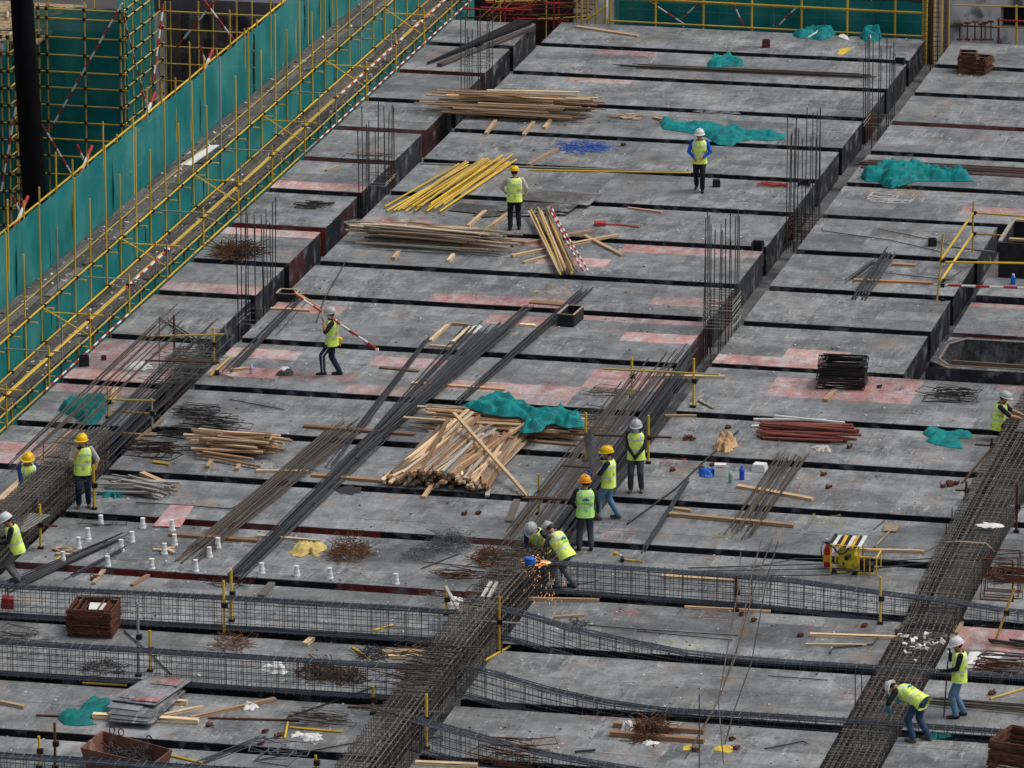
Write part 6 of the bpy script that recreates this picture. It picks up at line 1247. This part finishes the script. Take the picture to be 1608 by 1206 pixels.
    if stripe:
        st = MB()
        for s in (-1, 1):
            for a_, c_, r0 in ((hip[s], kn[s], .083), (kn[s], an[s], .064)):
                e = Vector((s, 0, 0)); st.tube([Wd(Vector(a_)+e*r0), Wd(Vector(c_)+e*r0*.85)], .013, 5)
        obj('trouser_stripe', st, WHTP, o)
    if belt:
        bl = MB(); bl.box(Wd(up(*belt)), (.12, .09, .2), (0, .3, 0)); obj('tool_pouch', bl, YEL, o)
    o['_j'] = 0; del o['_j']
    return dict(W=Wd, wr=wr, up=up, el=el, hc=hc, o=o)
HY, HW, HO, HS = mat('yellow_helmet', lin(236, 190, 20), .35, var=.04), mat('white_helmet', (.68, .69, .68), .35, var=.04), mat('orange_helmet', lin(240, 160, 40), .35, var=.04), mat('silver_helmet', lin(176, 178, 178), .35, var=.05)
NAVY, BLK, GRY, JEAN, DGRY, ROYAL = cloth('navy', (34, 44, 66)), cloth('black', (30, 30, 34)), cloth('grey', (98, 98, 100)), cloth('denim', (92, 124, 152)), cloth('charcoal', (66, 68, 74)), cloth('royal_blue', (20, 80, 190))
DJEAN = cloth('dark_denim', (48, 70, 98)); GGLOVE = cloth('grey_glove', (110, 108, 104)); TEALG = cloth('teal_glove', (60, 150, 155)); BLUEG = cloth('blue_glove', (30, 80, 160)); DKG = cloth('dark_glove', (40, 40, 42)); PALE = cloth('pale_sleeve', (190, 184, 170)); BRB = mat('brown_boots', lin(90, 76, 62), .8)
MASK = mat('pale_blue_mask', lin(170, 205, 215), .8)
person(P(1098, 300), 175, 'worker in white helmet and royal blue sleeves walking towards the camera', HW, BLK, ROYAL, lw=(-.12, .2, 1.0), rw=(.13, .2, .98), la=(-.09, .12, .09), ra=(.08, -.18, .12), lh=(-1, -.3, -.2), rh=(1, -.3, -.2))
person(P(808, 361), 5, 'worker in yellow helmet seen from behind beside the yellow tube heap', HY, BLK, PALE, la=(-.11, 0, .09), ra=(.12, .05, .09), lw=(-.22, .22, 1.0), rw=(.27, .12, .95), head_pitch=15, lh=(-1, -.3, -.3))
c3 = person(P(522, 590), 92, 'worker in silver helmet walking left with a pole on the shoulder', HS, NAVY, BLK, forearm=SKIN, gloves=GGLOVE, la=(-.08, .22, .13), ra=(.08, -.16, .09), lw=(-.2, .2, 1.42), rw=(.2, -.02, .86), rh=(.4, -1, 0), lh=(-.6, .3, -1), stripe=True, belt=(.12, -.17, -.08), head_pitch=5)
a_, b_ = P(465, 466, 0), P(590, 549, 0); cs = c3['W'](c3['up'](-.16, .03, .56)); 
o = thing('carried_pole', cs, 'red and white striped pole carried on a worker\'s shoulder', 'pole'); dv = Vector((.99, .13, 0)).normalized()
pa = PY(463, 461, cs.y+.25); pb = PY(592, 549, cs.y-.1); L = (pb-pa)
for off in (0, .05): striped('tube', o, pa+Vector((0, off, 0)), pb+Vector((-.1*(off > 0), off, .02)), .028, .3, int(off > 0))
tube('yellow_tube', o, pa+Vector((-.04, .09, .05)), pa.lerp(pb, .26)+Vector((0, .09, .05)), 'o', .022)
b = MB(); b.lathe(pb, [(.05, -.03), (.05, .03)], 8); obj('coupler', b, WHTP, o)
person((P(46, 800).x-.05, P(46, 800).y, -.25), 200, 'worker in yellow helmet and blue jacket squatting behind the left cage', HY, NAVY, cloth('blue_jacket', (44, 70, 130)), pelvis=.85, lean=12, lw=(-.15, .3, .8), rw=(.15, .3, .8), head_yaw=-40, scale=1)
person(P(131, 796), 182, 'worker in yellow helmet with one hand raised to the mouth', HY, NAVY, cloth('pale_grey_shirt', (170, 172, 172)), forearm=SKIN, vest=HIVIS, gloves=DKG, boots=BRB, rw=(.1, .2, 1.42), lw=(-.27, .08, .92), lh=(-1, -.3, -.2), rh=(.7, .3, -1), ra=(.1, .05, .09), la=(-.12, 0, .09), head_yaw=-25)
person(P(28, 915), 92, 'worker in white helmet and grey trousers at the left picture edge', HW, GRY, BLK, lean=14, pelvis=.84, lw=(-.12, .38, .95), rw=(.16, .35, .98), head_pitch=15, gloves=GGLOVE)
person(P(999, 772), 172, 'worker in silver helmet and face mask standing with clasped hands', HS, DGRY, cloth('dark_jacket', (44, 46, 54)), gloves=DKG, lw=(-.05, .2, .95), rw=(.05, .2, .95), lh=(-1, -.3, -.2), rh=(1, -.3, -.2), mask=MASK, head_pitch=8, boots=BRB, la=(-.12, 0, .09), ra=(.12, .05, .09))
c8 = person(P(956, 816), 78, 'worker in yellow helmet and jeans carrying a dark panel', HY, JEAN, NAVY, forearm=PALE, gloves=BLUEG, lw=(-.12, .36, 1.15), rw=(.16, .36, 1.05), la=(-.1, .22, .1), ra=(.1, -.18, .1), boots=BRB, head_pitch=5, mask=MASK)
w8 = c8['W'](c8['wr'][-1]); b = MB(); t = PY(929, 676, w8.y-.1); cs_ = [PY(917, 690, w8.y+.3), PY(928, 669, w8.y+.35), PY(945, 733, w8.y-.25), PY(930, 747, w8.y-.3)]
n_ = Vector((.5, -.8, .3)).normalized()*.02; b.add(cs_+[v+n_ for v in cs_], [(0, 1, 2, 3), (7, 6, 5, 4), (0, 4, 5, 1), (1, 5, 6, 2), (2, 6, 7, 3), (3, 7, 4, 0)]); tag(obj('plywood_board', b, PLY, at=w8, color=lin(100, 94, 92)), 'dark panel held upright by the worker in jeans', 'plywood board')
person(P(919, 864), 2, 'worker in orange helmet with printed vest seen from behind', HO, DGRY, cloth('dark_jacket', (44, 46, 54)), vest=HIVG, lw=(-.2, .18, .95), rw=(.28, .05, .88), lh=(-1, -.3, -.2), head_yaw=20, logo=True, la=(-.13, 0, .09), ra=(.13, 0, .09))
person(P(850, 904), 150, 'crouching worker in silver helmet facing the sparks', HS, DGRY, NAVY, pelvis=.72, lean=34, lw=(-.3, .45, .8), rw=(.05, .5, .75), head_pitch=25, la=(-.14, .1, .09), ra=(.14, .05, .09), gloves=DKG)
c11 = person(P(888, 924), 50, 'worker in silver helmet bent forward working the grinder', HS, GRY, GRY, forearm=SKIN, pelvis=.82, lean=38, lw=(-.1, .6, .72), rw=(.12, .58, .74), head_pitch=20, la=(-.14, .12, .09), ra=(.13, -.1, .09), gloves=GGLOVE, logo=True)
g0 = c11['W']((0.0, .68, .7)); o = thing('angle_grinder', g0, 'small angle grinder held in the sparks', 'grinder'); b = MB(); d_ = (c11['W']((0, 1, .7))-c11['W']((0, 0, .7))); b.tube([g0-d_*.12, g0+d_*.12], .032, 8); obj('body', b, YEL, o); b = MB(); b.lathe(g0+d_*.15, [(.06, -.006), (.06, .006)], 12); obj('disc', b, GREYP, o)
person(P(1566, 690), 262, 'worker in silver helmet crouching at the right picture edge', HS, cloth('dark_khaki', (62, 60, 50)), BLK, forearm=SKIN, pelvis=.4, lean=8, lw=(-.12, .52, .62), rw=(.16, .5, .6), la=(-.13, .22, .09), ra=(.14, .18, .09), head_pitch=10)
c13 = person(P(1443, 1164), 52, 'worker in white helmet and teal sleeves bending over the right girder', HW, DJEAN, BLK, forearm=TEALG, gloves=TEALG, pelvis=.9, lean=72, lw=(-.28, .55, .6), rw=(.25, .62, .72), la=(-.15, .05, .09), ra=(.15, -.12, .09), logo=True, head_pitch=20, lh=(-1, 0, .2), rh=(1, 0, .3), boots=BRB)
c14 = person(P(1506, 1126), 88, 'worker in white helmet and jeans standing with a hand at the face', HW, JEAN, BLK, gloves=DKG, lw=(-.1, .28, 1.05), rw=(.08, .2, 1.38), lh=(-.6, -.6, -1), rh=(.5, .4, -1), head_pitch=18, la=(-.11, .08, .09), ra=(.1, -.08, .09))
h = c14['W']((-.1, .36, 1.02)); q_ = PY(1482, 1127, h.y); tag(rod('held_rod', None, (h.x+.12, h.y, h.z+.25), (q_.x, h.y, max(.02, q_.z)), .016, lin(70, 60, 54)), 'thin rod propped upright in the hand of the standing worker', 'rod')
